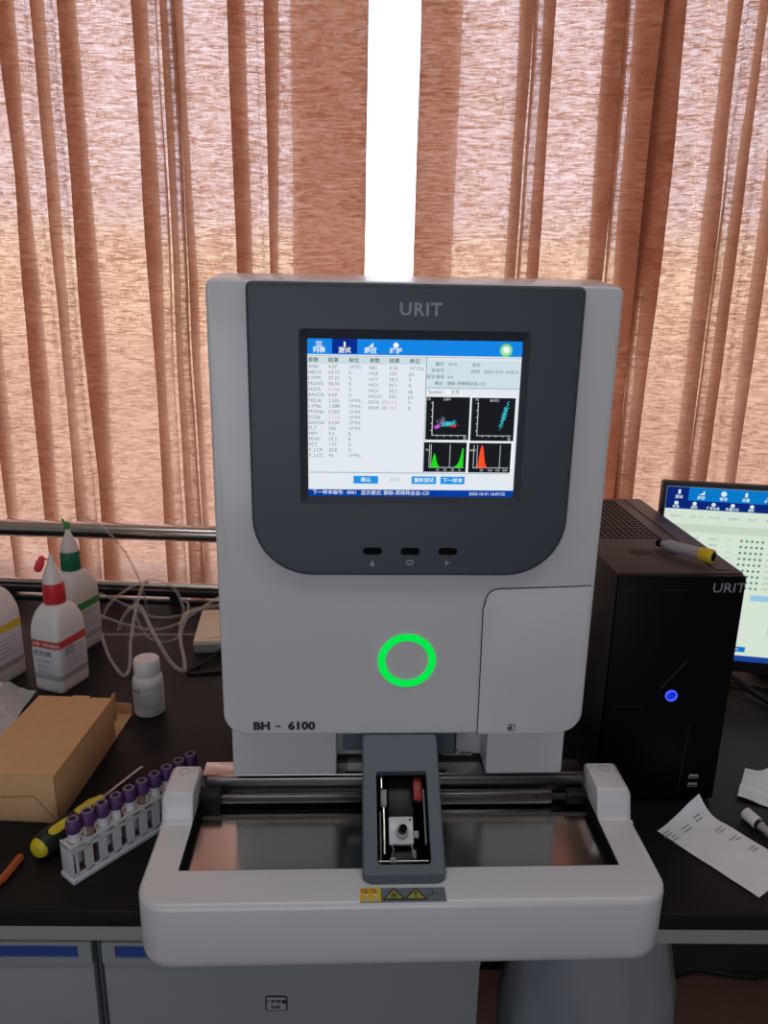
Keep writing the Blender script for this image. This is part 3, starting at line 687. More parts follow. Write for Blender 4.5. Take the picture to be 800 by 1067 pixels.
# ------------------------------------------------------------------ desktop computer
pc = thing('desktop_computer', 'black tower computer standing right of the analyser with a marker pen on top', 'computer', (.276, .133, 0))
PW, PD, PH = .166, .380, .3335
MB().box(0, PW, .010, PD, .004, PH, .0015).build('case', 'pc', pc)
fp = MB().box(0, PW, 0, .0105, .004, PH-.001, .003).build('front_panel', 'pcf', pc)
b = MB(); b.box(.012, .090, -.0004, .001, .313, .3142).box(.012, .050, -.0004, .001, .1475, .1485)
b.tube([(.072, 0, .1745), (.102, 0, .2140)], .0007, 6).tube([(.118, 0, .118), (.114, 0, .006)], .0007, 6); b.build('front_groove', 'black', fp)
vt = MB(); z = PH+.0004
for i in range(20):       # large vent field on the top
    for j in range(11):
        x0 = .020+.0088*j; y0 = .395-.012*i-.02
        if y0 < .150 or y0 > .372: continue
        vt.box(x0, x0+.0058, y0-.0062, y0, z-.0006, z)
vt.build('top_vent', 'void', pc, smooth=0)
vs = MB()
for cx_ in (.062, .098):
    for k in range(7):
        x0 = cx_-.016+.0048*k; L_ = .013 if 0 < k < 6 else .008
        vs.box(x0, x0+.0015, .092-L_, .092+L_, z-.0006, z)
vs.build('speaker_slots', 'void', pc, smooth=0)
MB().box(.1335, .1350, .020, PD-.01, z-.0006, z).box(.1335, PW-.012, .020, .0215, z-.0006, z).build('panel_seam', 'void', pc, smooth=0)
pb = MB().frame(circle(.0875, .1645, .0080, 32), circle(.0875, .1645, .0060, 32), -.002, .002).build('power_button', 'ledblue', pc, label='glowing blue power button')
MB().prism(circle(.0875, .1645, .0046, 28), -.0010, .002).build('button_core', 'ledblue2', pb)
for zz in (.0405, .0275):
    us = MB().box(.1275, .1400, -.0006, .004, zz-.0030, zz+.0030).build('usb_port', 'greyp', pc, smooth=0)
    MB().box(.1285, .1390, -.0009, .002, zz-.0020, zz-.0002).build('port_opening', 'void', us, smooth=0)
MB().text('URIT', .0185, TR(.1435, -.0005, .3165) @ XZ, .0, ext=.0001, squash=1.08, shear=.05).build('case_lettering', 'grey', pc, smooth=0, label='thin grey lettering in the top corner')
for x, y in ((.02, .03), (.146, .03), (.02, .35), (.146, .35)): MB().lathe([(.009, 0), (.009, .005)], TR(x, y, 0), 16).build('foot', 'black', pc)

# marker lying on the computer
def marker(name, label, p, q, r, capfrac, barrel, capm, endm, cat='marker'):
    d = Vector(q)-Vector(p); Lg = d.length; T = axis_T((0, 0, 0), d)
    t = thing(name, label, cat, p)
    c0 = Lg*(1-capfrac)
    MB(T).lathe([(r*.55, 0), (r*.62, .001), (r*.62, .006), (r, .008), (r, c0)], n=20).build('barrel', barrel, t)
    MB(T).lathe([(r*1.0, c0-.001), (r*1.12, c0), (r*1.12, c0+.004), (r*1.2, c0+.006), (r*1.2, Lg-.002), (r*1.05, Lg)], n=20).build('cap', capm, t)
    MB(T).lathe([(r*.8, Lg-.0002), (r*.8, Lg+.0004)], n=20).build('cap_end', endm, t)
    return t, T, c0, Lg
mk, T, c0, Lg = marker('marker_pen', 'grey marker pen with a yellow cap lying on top of the black computer', (.366, .226, .3455), (.412, .168, .3465), .0080, .24, 'barrel', 'yellow', 'void')
MB(T).lathe([(.0053, -.0002), (.0050, -.006), (.0030, -.008)], n=16).build('pen_end', 'void', mk)

# ------------------------------------------------------------------ monitor
mo = thing('monitor', 'flat computer monitor behind the black tower showing a table with blue bars', 'monitor', (.4575, .46, 0), R_(-12))
MW, MZ0, MZ1 = .545, .044, .3775
MB().box(0, MW, 0, .022, MZ0, MZ1, .003).box(.14, MW-.14, .02, .10, .10, .30, .008).build('monitor_case', 'black', mo)
MB().lathe([(.02, .012), (.018, .016), (.018, .12)], TR(MW/2+.03, .105, 0)).build('stand_neck', 'black', mo)
MB().prism(rrect(MW/2-.05, MW/2+.13, .065, .18, .05, 8), 0, .012, axis='z').build('stand_base', 'black', mo)
scr = MB().box(.007, MW-.007, -.0004, .002, MZ0+.022, MZ1-.007).build('screen', glow('monitor_white', lin(212, 226, 212), 1.0), mo, smooth=0)
SW, SH = MW-.014, MZ1-MZ0-.029
S = Screen((.007, -.0005, MZ1-.007), (1, 0, 0), (0, 0, 1), SW, SH, .0004)
# u,v from centimetres measured along the screen
u_ = lambda x: x/SW; v_ = lambda y: y/SH
k = .00150    # metres per photo pixel at the left edge
S.rect('blue', 0, 0, 1, v_(15*k), 1); S.rect('navy', 0, 0, u_(.035), v_(15*k), 2); S.rect('navy', 0, v_(15*k), 1, v_(25*k), 1)
for i, x in enumerate((.020, .055, .090, .125, .160, .2, .24, .28)):
    S.text('white', ('测试', '质控', '查询', '设置', '维护', '统计', '帮助', '退出')[i], u_(x), v_(11.5*k), .0062, 3, 'CENTER', .02)
    if i % 3 == 0: S.rect('icon#a%d' % i, u_(x-.002), v_(3*k), u_(x+.002), v_(8*k), 3)
    elif i % 3 == 1: S.poly('icon#a%d' % i, [(u_(x-.004), v_(8*k)), (u_(x+.005), v_(8*k)), (u_(x+.005), v_(3*k)), (u_(x+.001), v_(6*k))], 3)
    else: S.disc('icon#a%d' % i, u_(x), v_(5.5*k), .0085, 3)
for i, x in enumerate((.017, .046, .076, .106, .136, .167, .198, .23)):
    S.text('white', ('新增', '删除', '样本信息', '批量打印', '刷新', '传输', '打印', '审核')[i], u_(x), v_(22.7*k), .0052, 3, 'CENTER', .02); S.disc('icon#b%d' % i, u_(x), v_(18.3*k), .0065, 3, 10)
S.rect('cream', u_(.005), v_(42*k), u_(.192), v_(51*k), 2)
for i, x in enumerate((.010, .040, .070, .101, .133, .160)): S.text('faint', ('样本号: 1', '日期: 10-31', '送检科室', '检测模式', '病人号', '架号/管号')[i], u_(x), v_(33.5*k), .0050, 3)
for r_i in range(9):
    y = (58+6.9*r_i)*k
    for x, t in ((.034, '2023103100%d' % (r_i+1)), (.076, '静脉血'), (.105, '0-%d' % (r_i+1))): S.text('faint#%d' % r_i, t, u_(x), v_(y), .0048, 3)
    for j in range(5): S.disc('teal' if (j+r_i) % 3 else 'moss', u_(.128+.0083*j), v_(y), .0044, 3, 8)
    S.text('faint#%d' % r_i, '未审', u_(.170), v_(y), .0050, 3)
    S.text('faint#v%d' % r_i, ('WBC', 'LYM%', 'MON%', 'NEU%', 'EOS%', 'BAS%', 'RBC', 'HGB', 'HCT')[r_i]+'   5.21', u_(.199), v_(y+.006), .0052, 3)
S.rect('faintline', u_(.191), v_(28*k), u_(.1922), v_(172*k), 2)
S.rect('sky', u_(.155), v_(121*k), u_(.185), v_(128*k), 2); S.rect('blue', u_(.197), v_(140*k), u_(.25), v_(147*k), 2); S.rect('sky', u_(.197), v_(103*k), u_(.25), v_(111*k), 2)
S.rect('blue', u_(.112), 1-v_(18*k), u_(.160), 1-v_(11.5*k), 2); S.text('white', '审核   打印', u_(.136), 1-v_(14.7*k), .0055, 3, 'CENTER')
S.rect('task', 0, 1-v_(7*k), 1, 1, 2)
S.build(scr, dict(blue=('blue_bar', (10, 120, 200)), navy=('navy_bar', (12, 38, 120)), white=('bar_text', (215, 235, 240)), icon=('bar_icon', (215, 235, 240)), faint=('table_text', (150, 160, 145)), teal=('status_dots', (70, 140, 110)), moss=('grey_dots', (115, 130, 115)),
    faintline=('column_line', (175, 190, 175)), sky=('highlighted_row', (150, 200, 225)), task=('task_bar', (28, 66, 150)), cream=('table_header', (196, 212, 190))))
def cable(name, label, pts, r, m='cable', cat='cable', group=None):
    P = spline(pts, 8); o = MB().tube(P, r, 10).build(name, m); return tag(o, label, cat, group)
cable('power_cable', 'thick black cable drooping behind the tower below the monitor', [(.60, .56, .06), (.612, .53, .035), (.622, .49, .019), (.631, .455, .015), (.650, .405, .008), (.675, .36, .006), (.72, .33, .006)], .0055)
cable('video_cable', 'thin black cable curving under the monitor beside the thick cable', [(.76, .392, .004), (.72, .418, .0035), (.680, .440, .0035), (.640, .455, .0035), (.61, .472, .0035), (.575, .50, .0035)], .0028)

# ------------------------------------------------------------------ papers and marker on the right
def sheet(A, B, D, nu, nv, hf):
    A, B, D = Vector((*A, 0)), Vector((*B, 0)), Vector((*D, 0)); rows = []
    for i in range(nv+1):
        row = []
        for j in range(nu+1):
            s, t = j/nu, i/nv; p = A + (B-A)*s + (D-A)*t; p.z = hf(s, t); row.append(p)
        rows.append(row)
    return rows
def thick(mb, th=.0004):
    bmesh.ops.recalc_face_normals(mb.bm, faces=mb.bm.faces[:]); bmesh.ops.solidify(mb.bm, geom=mb.bm.faces[:], thickness=th); return mb
# s runs from the far edge to the near edge, t along the strip towards the viewer's right
pa = thing('printed_sheet', 'white printed slip with a curled end lying before the black tower', 'paper')
hp = lambda s, t: .0006 + .022*max(0, 1-t*4.2)**2*max(0, 1-s)**1.2 + .004*max(0, .22-t)*math.sin(s*7) + .0012*(1+noise.noise((s*3, t*4, 2)))
fA, fB, fD = (.4135, .118), (.340, .071), (.489, .002)
rows_ = sheet(fA, fB, fD, 22, 40, hp)
thick(MB().grid(rows_)).build('paper', 'paper', pa)
def on_sheet(s, t, dz=.0009):
    A, B, D = Vector(fA), Vector(fB), Vector(fD); p = A+(B-A)*s+(D-A)*t; return Vector((p.x, p.y, hp(s, t)+dz))
b = MB(); random.seed(5)
for (t0, s0, n_) in ((.10, .20, 2), (.12, .52, 2), (.06, .86, 4), (.30, .10, 2), (.45, .10, 2), (.62, .10, 2)):
    for k_ in range(n_):
        s1 = s0; L_ = random.uniform(.10, .2); tt = t0+.035*k_
        b.poly([on_sheet(s1, tt), on_sheet(s1+L_, tt), on_sheet(s1+L_, tt+.012), on_sheet(s1, tt+.012)])
b.build('printing', 'paleink', pa, smooth=0)
pa2 = thing('printed_sheet', 'crumpled white printout at the right edge of the bench above the white capped marker', 'paper')
hp2 = lambda s, t: .0010 + .014*abs(noise.noise((s*2.2+3, t*2.2, 5))) + .018*max(0, 1-s*3)*(.4+t) + .004*abs(noise.noise((s*7, t*7, 1)))
fA2, fB2, fD2 = (.520, .198), (.4795, .139), (.70, .075)
A, B, D = Vector(fA2), Vector(fB2), Vector(fD2)
rows_ = []
for i in range(31):
    row = []
    for j in range(19):
        s, t = j/18, i/30; p = A+(B-A)*s+(D-A)*t
        row.append(Vector((p.x, p.y + .030*max(0, min(1, (t-.08)*6))*(1-s)**2 - .006*math.sin(t*9)*(1-s), hp2(s, t))))
    rows_.append(row)
thick(MB().grid(rows_)).build('paper', 'paper', pa2)
b = MB()
for k_ in range(7):
    s1 = .30+.085*k_
    P = [Vector(rows_[ii][round(s1*18)])+Vector((0, 0, .0012)) for ii in range(5, 26)]
    b.grid([P, [p+Vector((-.0008, -.0013, 0)) for p in P]])
b.build('printing', 'paleink', pa2, smooth=0)
wm = thing('capped_marker', 'clear barrelled marker with a ribbed white cap lying beside the printed slip', 'marker', (.4690, .097, .0088))
T = axis_T((0, 0, 0), (.30, -.955, -.03))
MB(T).lathe([(.0066, 0), (.0082, .001), (.0082, .021), (.0074, .022)], n=24).build('cap', 'bottle', wm)
MB(T).lathe([(.0062, .0205), (.0062, .028), (.0050, .031), (.0050, .115), (.004, .118)], n=20).build('barrel', 'barrel', wm)
MB(T).lathe([(.0067, .0215), (.0067, .027)], n=20).build('grip_ring', 'black', wm)

# ------------------------------------------------------------------ reagent bottles
def rring(w, d, r, z, n=6, a=0): return [(x, y, z) for x, y in rrect(-w/2, w/2, -d/2, d/2, r, n)]
def lerp_ring(A_, B_, t): return [tuple(a+(b_-a)*t for a, b_ in zip(p, q_)) for p, q_ in zip(A_, B_)]
def cring(r, z, n=28):
    # matched to rrect's 28 points
    out = []
    for c in range(4):
        for k in range(7):
            a = R_(180+90*c+90*k/6); out.append((r*math.cos(a), r*math.sin(a), z))
    return out
def reagent(label, x, y, sc, capm, bandm, flip, rz=R_(-21), text=True):
    t = thing('reagent_bottle', label, 'bottle', (x, y, 0), rz, 'white reagent bottles on the left of the bench')
    w, d, CR = .060*sc, .072*sc, .0085; b = MB(); H = .104*sc
    rings = [rring(w*.90, d*.92, .007, 0), rring(w*.98, d*.98, .008, .003), rring(w, d, CR, .008), rring(w, d, CR, H)]
    top = cring(.0175, .152*sc)
    base = rring(w, d, CR, H)
    for tt in (.12, .25, .4, .55, .7, .84, .94, 1.0):
        hz = H + (.152*sc-H)*max(0, math.sin(tt*math.pi/2))**1.15
        k_ = max(0, 1-math.cos(tt*math.pi/2))
        rg_ = lerp_ring(base, top, k_**.95); rings.append([(p[0], p[1], hz) for p in rg_])
    rings.append(cring(.0165, .156*sc))
    b.loft(rings); b.build('body', 'bottle', t)
    lo, hi = .022*sc, .098*sc
    lab = MB().loft([rring(w+.0008, d+.0008, CR+.0004, lo), rring(w+.0008, d+.0008, CR+.0004, hi)], (False, False)).build('label', 'blabel', t)
    MB().loft([rring(w+.0014, d+.0014, CR+.0007, hi-.0150), rring(w+.0014, d+.0014, CR+.0007, hi-.0015)], (False, False)).build('label_band', bandm, lab)
    yf = -d/2-.0010
    if text:
        MB().text('优利特', .0118, TR(-w*.37, yf, .0715*sc) @ XZ, .0, 'LEFT', squash=1.0, spc=1.12).build('brand_text', 'blueink', lab, smooth=0)
        MB().text('品名: 清洗液', .0052, TR(-w*.30, yf, .0585*sc) @ XZ, .0, 'LEFT').text('规格: 500mL', .0045, TR(-w*.27, yf, .049*sc) @ XZ, 0, 'LEFT').text('批号: 230816', .0045, TR(-w*.27, yf, .043*sc) @ XZ, 0, 'LEFT').text('有效期: 202508', .0045, TR(-w*.27, yf, .037*sc) @ XZ, 0, 'LEFT').build('small_print', 'greyink', lab, smooth=0)
        MB().text('URIT', .0072, TR(-w*.36, yf-.0006, hi-.0083) @ XZ, .02, 'LEFT').text('全自动血细胞分析', .0070, TR(-w*.02, yf-.0006, hi-.0083) @ XZ, .01, 'LEFT', squash=.62).build('band_text', 'whiteink', lab, smooth=0)
        MB().box(-w*.19, -w*.175, yf-.0006, yf-.0002, hi-.0150, hi-.0015).build('band_gap', 'blabel', lab, smooth=0)
    MB().loft([rring(w+.0012, d+.0012, CR+.0006, .0245*sc), rring(w+.0012, d+.0012, CR+.0006, .034*sc)], (False, False)).build('label_foot', 'paleink', lab)
    b = MB()
    xs = w/2+.0010
    for k_ in range(5):
        b.box(xs-.0002, xs+.0002, -d*.28, d*.26, .045*sc+.0075*k_, .0465*sc+.0075*k_)
    b.box(xs-.0002, xs+.0002, -d*.30, -d*.02, .066*sc, .082*sc) if capm == 'redcap' else None
    b.build('side_print', 'paleink', lab, smooth=0)
    if capm:
        z0 = .154*sc; n_ = 40
        prof = [(.0178, z0), (.0184, z0+.001), (.0178, z0+.033), (.0170, z0+.036), (.0120, z0+.0365)]
        cp = MB().lathe(prof, n=36).build('cap', capm, t)
        MB().lathe([(.0165, z0+.036), (.0160, z0+.044), (.0120, z0+.057), (.0060, z0+.069), (.0042, z0+.076), (.0042, z0+.081), (.0030, z0+.083)], n=24).build('spout', 'clear', t)
        if flip == 'red':
            fz = z0+.074
            MB().tube(spline([(-.004, -.001, fz), (-.010, -.002, fz+.002), (-.014, -.003, fz-.001)], 5), .0012, 8).build('cap_strap', 'pinkcap', t)
            MB().lathe([(.0050, 0), (.0068, .003), (.0072, .016), (.0060, .020), (.0052, .021), (.0052, .027), (.0030, .030)], T=axis_T((-.0265, -.004, fz-.020), (-.0130, -.004, fz+.006)), n=20).build('flip_cap', 'pinkcap', t)
        if flip == 'green':
            fz = z0+.081
            MB().lathe([(.0050, fz-.002), (.0050, fz+.006), (.0040, fz+.010)], n=16).build('flip_cap', 'greenband', t)
            MB().loft([[(x_-.004, y_, fz+.006) for x_, y_ in circle(0, 0, .003, 10)], [(x_-.010, y_, fz+.016) for x_, y_ in circle(0, 0, .0022, 10)]]).build('flip_tab', 'greenband', t)
    return t
reagent('white reagent bottle with red cap, spout and red label band', -.566, .478, 1.0, 'redcap', 'redband', 'red')
reagent('white reagent bottle with green cap and green label band, behind the red capped one', -.590, .628, 1.03, 'green', 'greenband', 'green', text=False)
reagent('white reagent bottle with yellow label band at the left edge of the bench', -.690, .496, 1.12, 'bottle', 'yellowband', None, text=False)
sb = thing('sample_bottle', 'small round white plastic bottle with a ribbed lid standing behind the cardboard box', 'bottle', (-.391, .380, 0), R_(-8))
MB().lathe([(.020, 0), (.0238, .002), (.0245, .006), (.0245, .058), (.0235, .064), (.0195, .0695), (.0180, .071)], n=36).build('body', 'bottle', sb)
b = MB(); n_ = 60
prof = [(.0203, .0715), (.0206, .073), (.0204, .093), (.0190, .0965), (.0150, .0972)]
b.loft([[(r*(1+(.012 if kk % 2 and r > .0198 else 0))*math.cos(2*math.pi*kk/n_), r*(1+(.012 if kk % 2 and r > .0198 else 0))*math.sin(2*math.pi*kk/n_), z_) for kk in range(n_)] for r, z_ in prof])
b.build('lid', 'bottle', sb)
def arc(r, a0, a1, z0, z1, n_=24): return [[(r*math.cos(R_(a0+(a1-a0)*k_/n_)), r*math.sin(R_(a0+(a1-a0)*k_/n_)), z_) for k_ in range(n_+1)] for z_ in (z0, z1)]
lab = MB().grid(arc(.0249, 195, 350, .013, .056)).build('label', 'blabel', sb)
b = MB().grid(arc(.0252, 205, 345, .0505, .0515))
for k_ in range(6): b.grid(arc(.0252, 225, 225+random.randint(60, 100), .020+.0040*k_, .0213+.0040*k_))
b.build('label_lines', 'paleink', lab, smooth=0)
b = MB()
for a in (228, 240, 252): b.grid(arc(.0252, a, a+8, .0455, .0490, 4))
b.build('label_title', 'ink', lab, smooth=0)

# ------------------------------------------------------------------ clear tubing behind the bottles
TUB = [
 ('clear tube arching from the green capped bottle spout towards the rail', [(-0.5888, 0.6332, 0.2501), (-0.5858, 0.6347, 0.2531), (-0.5787, 0.6397, 0.2556), (-0.5627, 0.6547, 0.2506), (-0.5386, 0.6847, 0.2185), (-0.5114, 0.7047, 0.1664), (-0.4954, 0.7247, 0.1082), (-0.4943, 0.7497, 0.0661), (-0.4933, 0.7646, 0.028), (-0.4913, 0.7696, 0.0027)], 0.0022),
 ('clear tube forming the tallest hoop in front of the lower rail', [(-0.5716, 0.6566, 0.0148), (-0.5538, 0.6564, 0.0365), (-0.5381, 0.6761, 0.069), (-0.4948, 0.6957, 0.0985), (-0.4584, 0.7055, 0.1054), (-0.423, 0.7154, 0.0867), (-0.4063, 0.7156, 0.0483), (-0.3984, 0.6958, 0.0148)], 0.0028),
 ('clear tube drooping to a point beside the small white bottle', [(-0.551, 0.6428, 0.0187), (-0.5129, 0.5677, 0.0037), (-0.4689, 0.4977, 0.0037), (-0.4629, 0.5227, 0.0066), (-0.4759, 0.5828, 0.0297), (-0.4838, 0.6628, 0.0668), (-0.4828, 0.7229, 0.0939), (-0.4818, 0.7479, 0.0839)], 0.0032),
 ('clear tube with a long sharp dip in front of the cream box', [(-0.5144, 0.6383, 0.0288), (-0.5025, 0.6361, 0.0555), (-0.4857, 0.6359, 0.0762), (-0.467, 0.6359, 0.0743), (-0.4304, 0.5761, 0.0491), (-0.387, 0.5164, 0.02), (-0.3604, 0.4915, 0.0163), (-0.3605, 0.5113, 0.0201), (-0.3813, 0.576, 0.0393), (-0.3843, 0.6157, 0.0607), (-0.3736, 0.6556, 0.0615), (-0.3285, 0.6953, 0.0554), (-0.2862, 0.7052, 0.0504)], 0.0034),
 ('clear tube hanging in a shallow sag just below the rail', [(-0.572, 0.7173, 0.073), (-0.5264, 0.7274, 0.0437), (-0.4667, 0.7174, 0.0204), (-0.4081, 0.7176, 0.0244), (-0.3696, 0.7277, 0.0375), (-0.3292, 0.7479, 0.0567), (-0.2927, 0.758, 0.0628)], 0.0024),
 ('clear tube sagging lowest of the loose tubes behind the bottles', [(-0.5475, 0.6354, 0.0597), (-0.4973, 0.6253, 0.0461), (-0.4432, 0.6251, 0.0344), (-0.399, 0.6349, 0.0423), (-0.3686, 0.6746, 0.0519), (-0.3274, 0.7143, 0.0665), (-0.2861, 0.7241, 0.0704)], 0.0024),
 ('clear tube running straight and level to the cream box', [(-0.5483, 0.6294, 0.0219), (-0.4857, 0.6293, 0.022), (-0.4262, 0.6292, 0.022), (-0.3557, 0.6291, 0.0221)], 0.0022),
 ('clear tube looping round under the tallest hoop', [(-0.4963, 0.7013, 0.0674), (-0.4963, 0.6912, 0.0543), (-0.4853, 0.6711, 0.03), (-0.4601, 0.6511, 0.0048), (-0.4249, 0.6361, 0.0027), (-0.4037, 0.6512, 0.0068), (-0.3946, 0.6913, 0.027), (-0.3976, 0.7314, 0.0422), (-0.4126, 0.7464, 0.0453)], 0.0022)]
for lab_, pts, r in TUB: cable('plastic_tube', lab_, pts, r, 'tubing', 'tube', 'clear tubes behind the bottles')
MB().tube([(-.492, .64, .017), (-.484, .64, .017)], .0042, 12).build('tube_connector', 'tubing', None)
tc_ = bpy.data.objects['tube_connector']; tc_.parent = [o for o in bpy.data.objects if o.get('label', '').startswith('clear tube running straight')][0]
cable('mains_cable', 'thin black cord looped on the bench beside the analyser', [(-.285, .585, .022), (-.305, .575, .016), (-.331, .545, .005), (-.352, .520, .003), (-.356, .512, .003), (-.348, .505, .003), (-.300, .512, .003), (-.26, .52, .003)], .0026)
# cream box behind the analyser
cb = thing('junction_box', 'cream lidded box with paper slips behind the analyser at the end of the tubes', 'box', (-.360, .590, 0), R_(4))
MB().box(0, .13, 0, .150, 0, .0145, .002).build('lower_shell', 'greyp', cb)
MB().box(-.001, .131, -.001, .151, .015, .027, .003).build('lid', 'cream', cb)
thick(MB().grid([[(.022+.09*t, .012+.11*s, .0276+.002*math.sin(t*4+s*3)**2) for t in [k_/6 for k_ in range(7)]] for s in [k_/6 for k_ in range(7)]]), .0006).build('paper_slip', 'cream', cb)

# ------------------------------------------------------------------ cardboard box
bx = thing('cardboard_box', 'brown cardboard carton with its far end open, lying left of the tube rack', 'box', (-.438, .1015, 0), R_(-4.6))
BW, BL, BH, t_ = .112, .195, .070, .002
b = MB()
b.box(-BW, 0, 0, t_, 0, BH, .0004).box(-BW, -BW+t_, 0, BL, 0, BH, .0004).box(-t_, 0, 0, BL, 0, BH, .0004).box(-BW, 0, 0, BL, 0, t_, .0004)
b.build('carton', 'kraft', bx)
tp = MB().loft([[(-BW-.0005, 0, BH), (.0005, 0, BH), (.0005, BL, BH), (-.030, BL, BH), (-.033, BL-.006, BH), (-.035, BL+.004, BH), (-.060, BL+.004, BH), (-.062, BL, BH), (-BW-.0005, BL, BH)],
                [(-BW-.0005, 0, BH+.0018), (.0005, 0, BH+.0018), (.0005, BL, BH+.0018), (-.030, BL, BH+.0018), (-.033, BL-.006, BH+.0018), (-.035, BL+.004, BH+.0018), (-.060, BL+.004, BH+.0018), (-.062, BL, BH+.0018), (-BW-.0005, BL, BH+.0018)]])
tp.build('top_panel', 'kraft', bx)
MB().box(-BW, 0, BL, BL+.074, .0002, .002, .0003).build('end_flap', 'kraft2', bx, label='flap folded out flat on the bench')
MB().box(-BW, 0, BL+.072, BL+.074, .002, .021, .0003).build('tuck_flap', 'kraft', bx)
MB().box(-.0018, 0, BL, BL+.010, .030, BH+.006, .0003, T=TR(0, BL, 0) @ RZ(R_(-8)) @ TR(0, -BL, 0)).build('side_flap', 'kraft', bx)
b = MB(); yq = -.0003
b.tube([(-BW+.004, yq, .004), (-.080, yq, .036), (-.080, yq, .0362), (-.030, yq, .040), (-.004, yq, .006)], .0004, 6).build('end_crease', mat('crease', (.16, .085, .035), .9), bx)

# crumpled plastic bag on the left edge
def crumple(nu, nv, f):
    return [[f(j/nu, i/nv) for j in range(nu+1)] for i in range(nv+1)]
bg_ = thing('plastic_bag', 'crumpled clear plastic bag lying between the carton and the yellow banded bottle', 'bag', (-.765, .290, 0), R_(2))
def fb(s, t):
    edge = min(s, 1-s, t, 1-t)*5; e_ = max(0, min(1, edge))
    h = .002 + e_*(.020 + .034*(1-abs(s-.45)*1.5)*(1-abs(t-.4)))
    h += e_*(.030*abs(noise.noise((s*3.2, t*3.6, 1))) + .014*abs(noise.noise((s*8, t*8, 3))) - .006)
    return Vector((s*.17+.004*noise.noise((s*4, t*4, 9)), t*.15+.005*noise.noise((s*5, t*5, 8)), max(.0012, h)))
thick(MB().grid(crumple(34, 30, fb)), .0003).build('film', 'film', bg_, smooth=14)
MB().box(.02, .12, .02, .11, .001, .022, .004, T=RZ(.1)).build('contents', 'bottle', bg_)

# ------------------------------------------------------------------ screwdriver and pen
sd = thing('screwdriver', 'yellow and black handled screwdriver with a steel shaft lying behind the tube rack', 'screwdriver', (-.437, .032, .0175))
dv = Vector((.0772, .180, -.010)); T = axis_T((0, 0, 0), dv); LL = dv.length
n_ = 30
def sdring(r, z): return [(r*(1+.05*math.cos(3*2*math.pi*kk/n_))*math.cos(2*math.pi*kk/n_), r*(1+.05*math.cos(3*2*math.pi*kk/n_))*math.sin(2*math.pi*kk/n_), z) for kk in range(n_)]
MB(T).loft([sdring(r, z_) for r, z_ in ((.0125, .002), (.0155, .006), (.0160, .020), (.0150, .040), (.0130, .062), (.0110, .080), (.0115, .086))]).build('grip', 'sdblack', sd)
MB(T).lathe([(.006, -.0035), (.0105, -.0015), (.0128, .0025), (.0128, .004)], n=28).build('end_cap', 'sdyellow', sd)
MB(T).lathe([(.0112, .085), (.0108, .095), (.0080, .104), (.0065, .112), (.0050, .114)], n=24).build('ferrule', 'sdyellow', sd)
# yellow inlay panels along the grip
def inlay(a0, z0, z1, w0):
    rows_ = []
    for i in range(13):
        z_ = z0+(z1-z0)*i/12; wd = w0*math.sqrt(max(.04, 1-(2*i/12-1)**4))
        rr_ = .0165-.0045*max(0, (z_-.02)/.066)
        rows_.append([(rr_*1.045*math.cos(a0+wd*(j/6-.5)*2), rr_*1.045*math.sin(a0+wd*(j/6-.5)*2), z_) for j in range(7)])
    return rows_
up_l = T.to_3x3().inverted() @ Vector((0, -.25, 1)); a0 = math.atan2(up_l.y, up_l.x)
MB(T).grid(inlay(a0+.35, .012, .050, .36)).grid(inlay(a0+.25, .060, .086, .5)).build('grip_inlay', 'sdyellow', sd)
MB(T).lathe([(.0032, .113), (.0032, LL-.006), (.0022, LL)], n=14).build('shaft', 'shaft', sd)
pn = thing('ballpoint_pen', 'orange translucent pen at the left front of the bench', 'pen', (-.4600, .037, .0046))
T = axis_T((0, 0, 0), (-.16, -.98, 0))
MB(T).lathe([(.0028, 0), (.0042, .002), (.0044, .012), (.0040, .014), (.0040, .10), (.0030, .112), (.001, .122)], n=16).build('barrel', 'orange', pn)
MB(T).box(-.0012, .0012, -.0066, -.0050, .004, .045, .0004, T=Matrix.Rotation(R_(100), 4, 'Z')).build('clip', 'orange', pn)
MB(T).lathe([(.0026, -.001), (.0026, .0003)], n=12).build('button', 'black', pn)

# ------------------------------------------------------------------ tube rack with ten blood tubes
ang = math.atan2(.763, .645)
rk = thing('tube_rack', 'white plastic tube rack holding a row of purple capped tubes', 'rack', (-.3905, .0003, 0), ang)
RL, RW, RH = .1925, .0245, .0475
b = MB()
b.box(-.002, RL+.002, -RW/2-.0015, RW/2+.0015, 0, .0065, .0012)
pit = .0188; x0 = .0122
for k_ in range(10):       # top plate cells with round holes
    cx_ = x0+pit*k_; xl = cx_-pit/2 if k_ else 0; xr = cx_+pit/2 if k_ < 9 else RL
    sq = []; ci = []
    for j in range(32):
        a = 2*math.pi*(j+.5)/32; c_, s_ = math.cos(a), math.sin(a)
        hx = (xr-cx_) if c_ > 0 else (cx_-xl); hy = RW/2
        f_ = min(hx/abs(c_), hy/abs(s_)); sq.append((cx_+c_*f_, s_*f_)); ci.append((cx_+.0078*c_, .0078*s_))
    b.frame(sq, ci, RH, RH-.004, axis='z')
b.box(0, .0022, -RW/2, RW/2, .006, RH+.0022, .0006).box(RL-.0022, RL, -RW/2, RW/2, .006, RH+.0022, .0006)
for k_ in range(9): b.box(x0+pit*(k_+.5)-.0016, x0+pit*(k_+.5)+.0016, -RW/2, RW/2, .006, RH-.003)
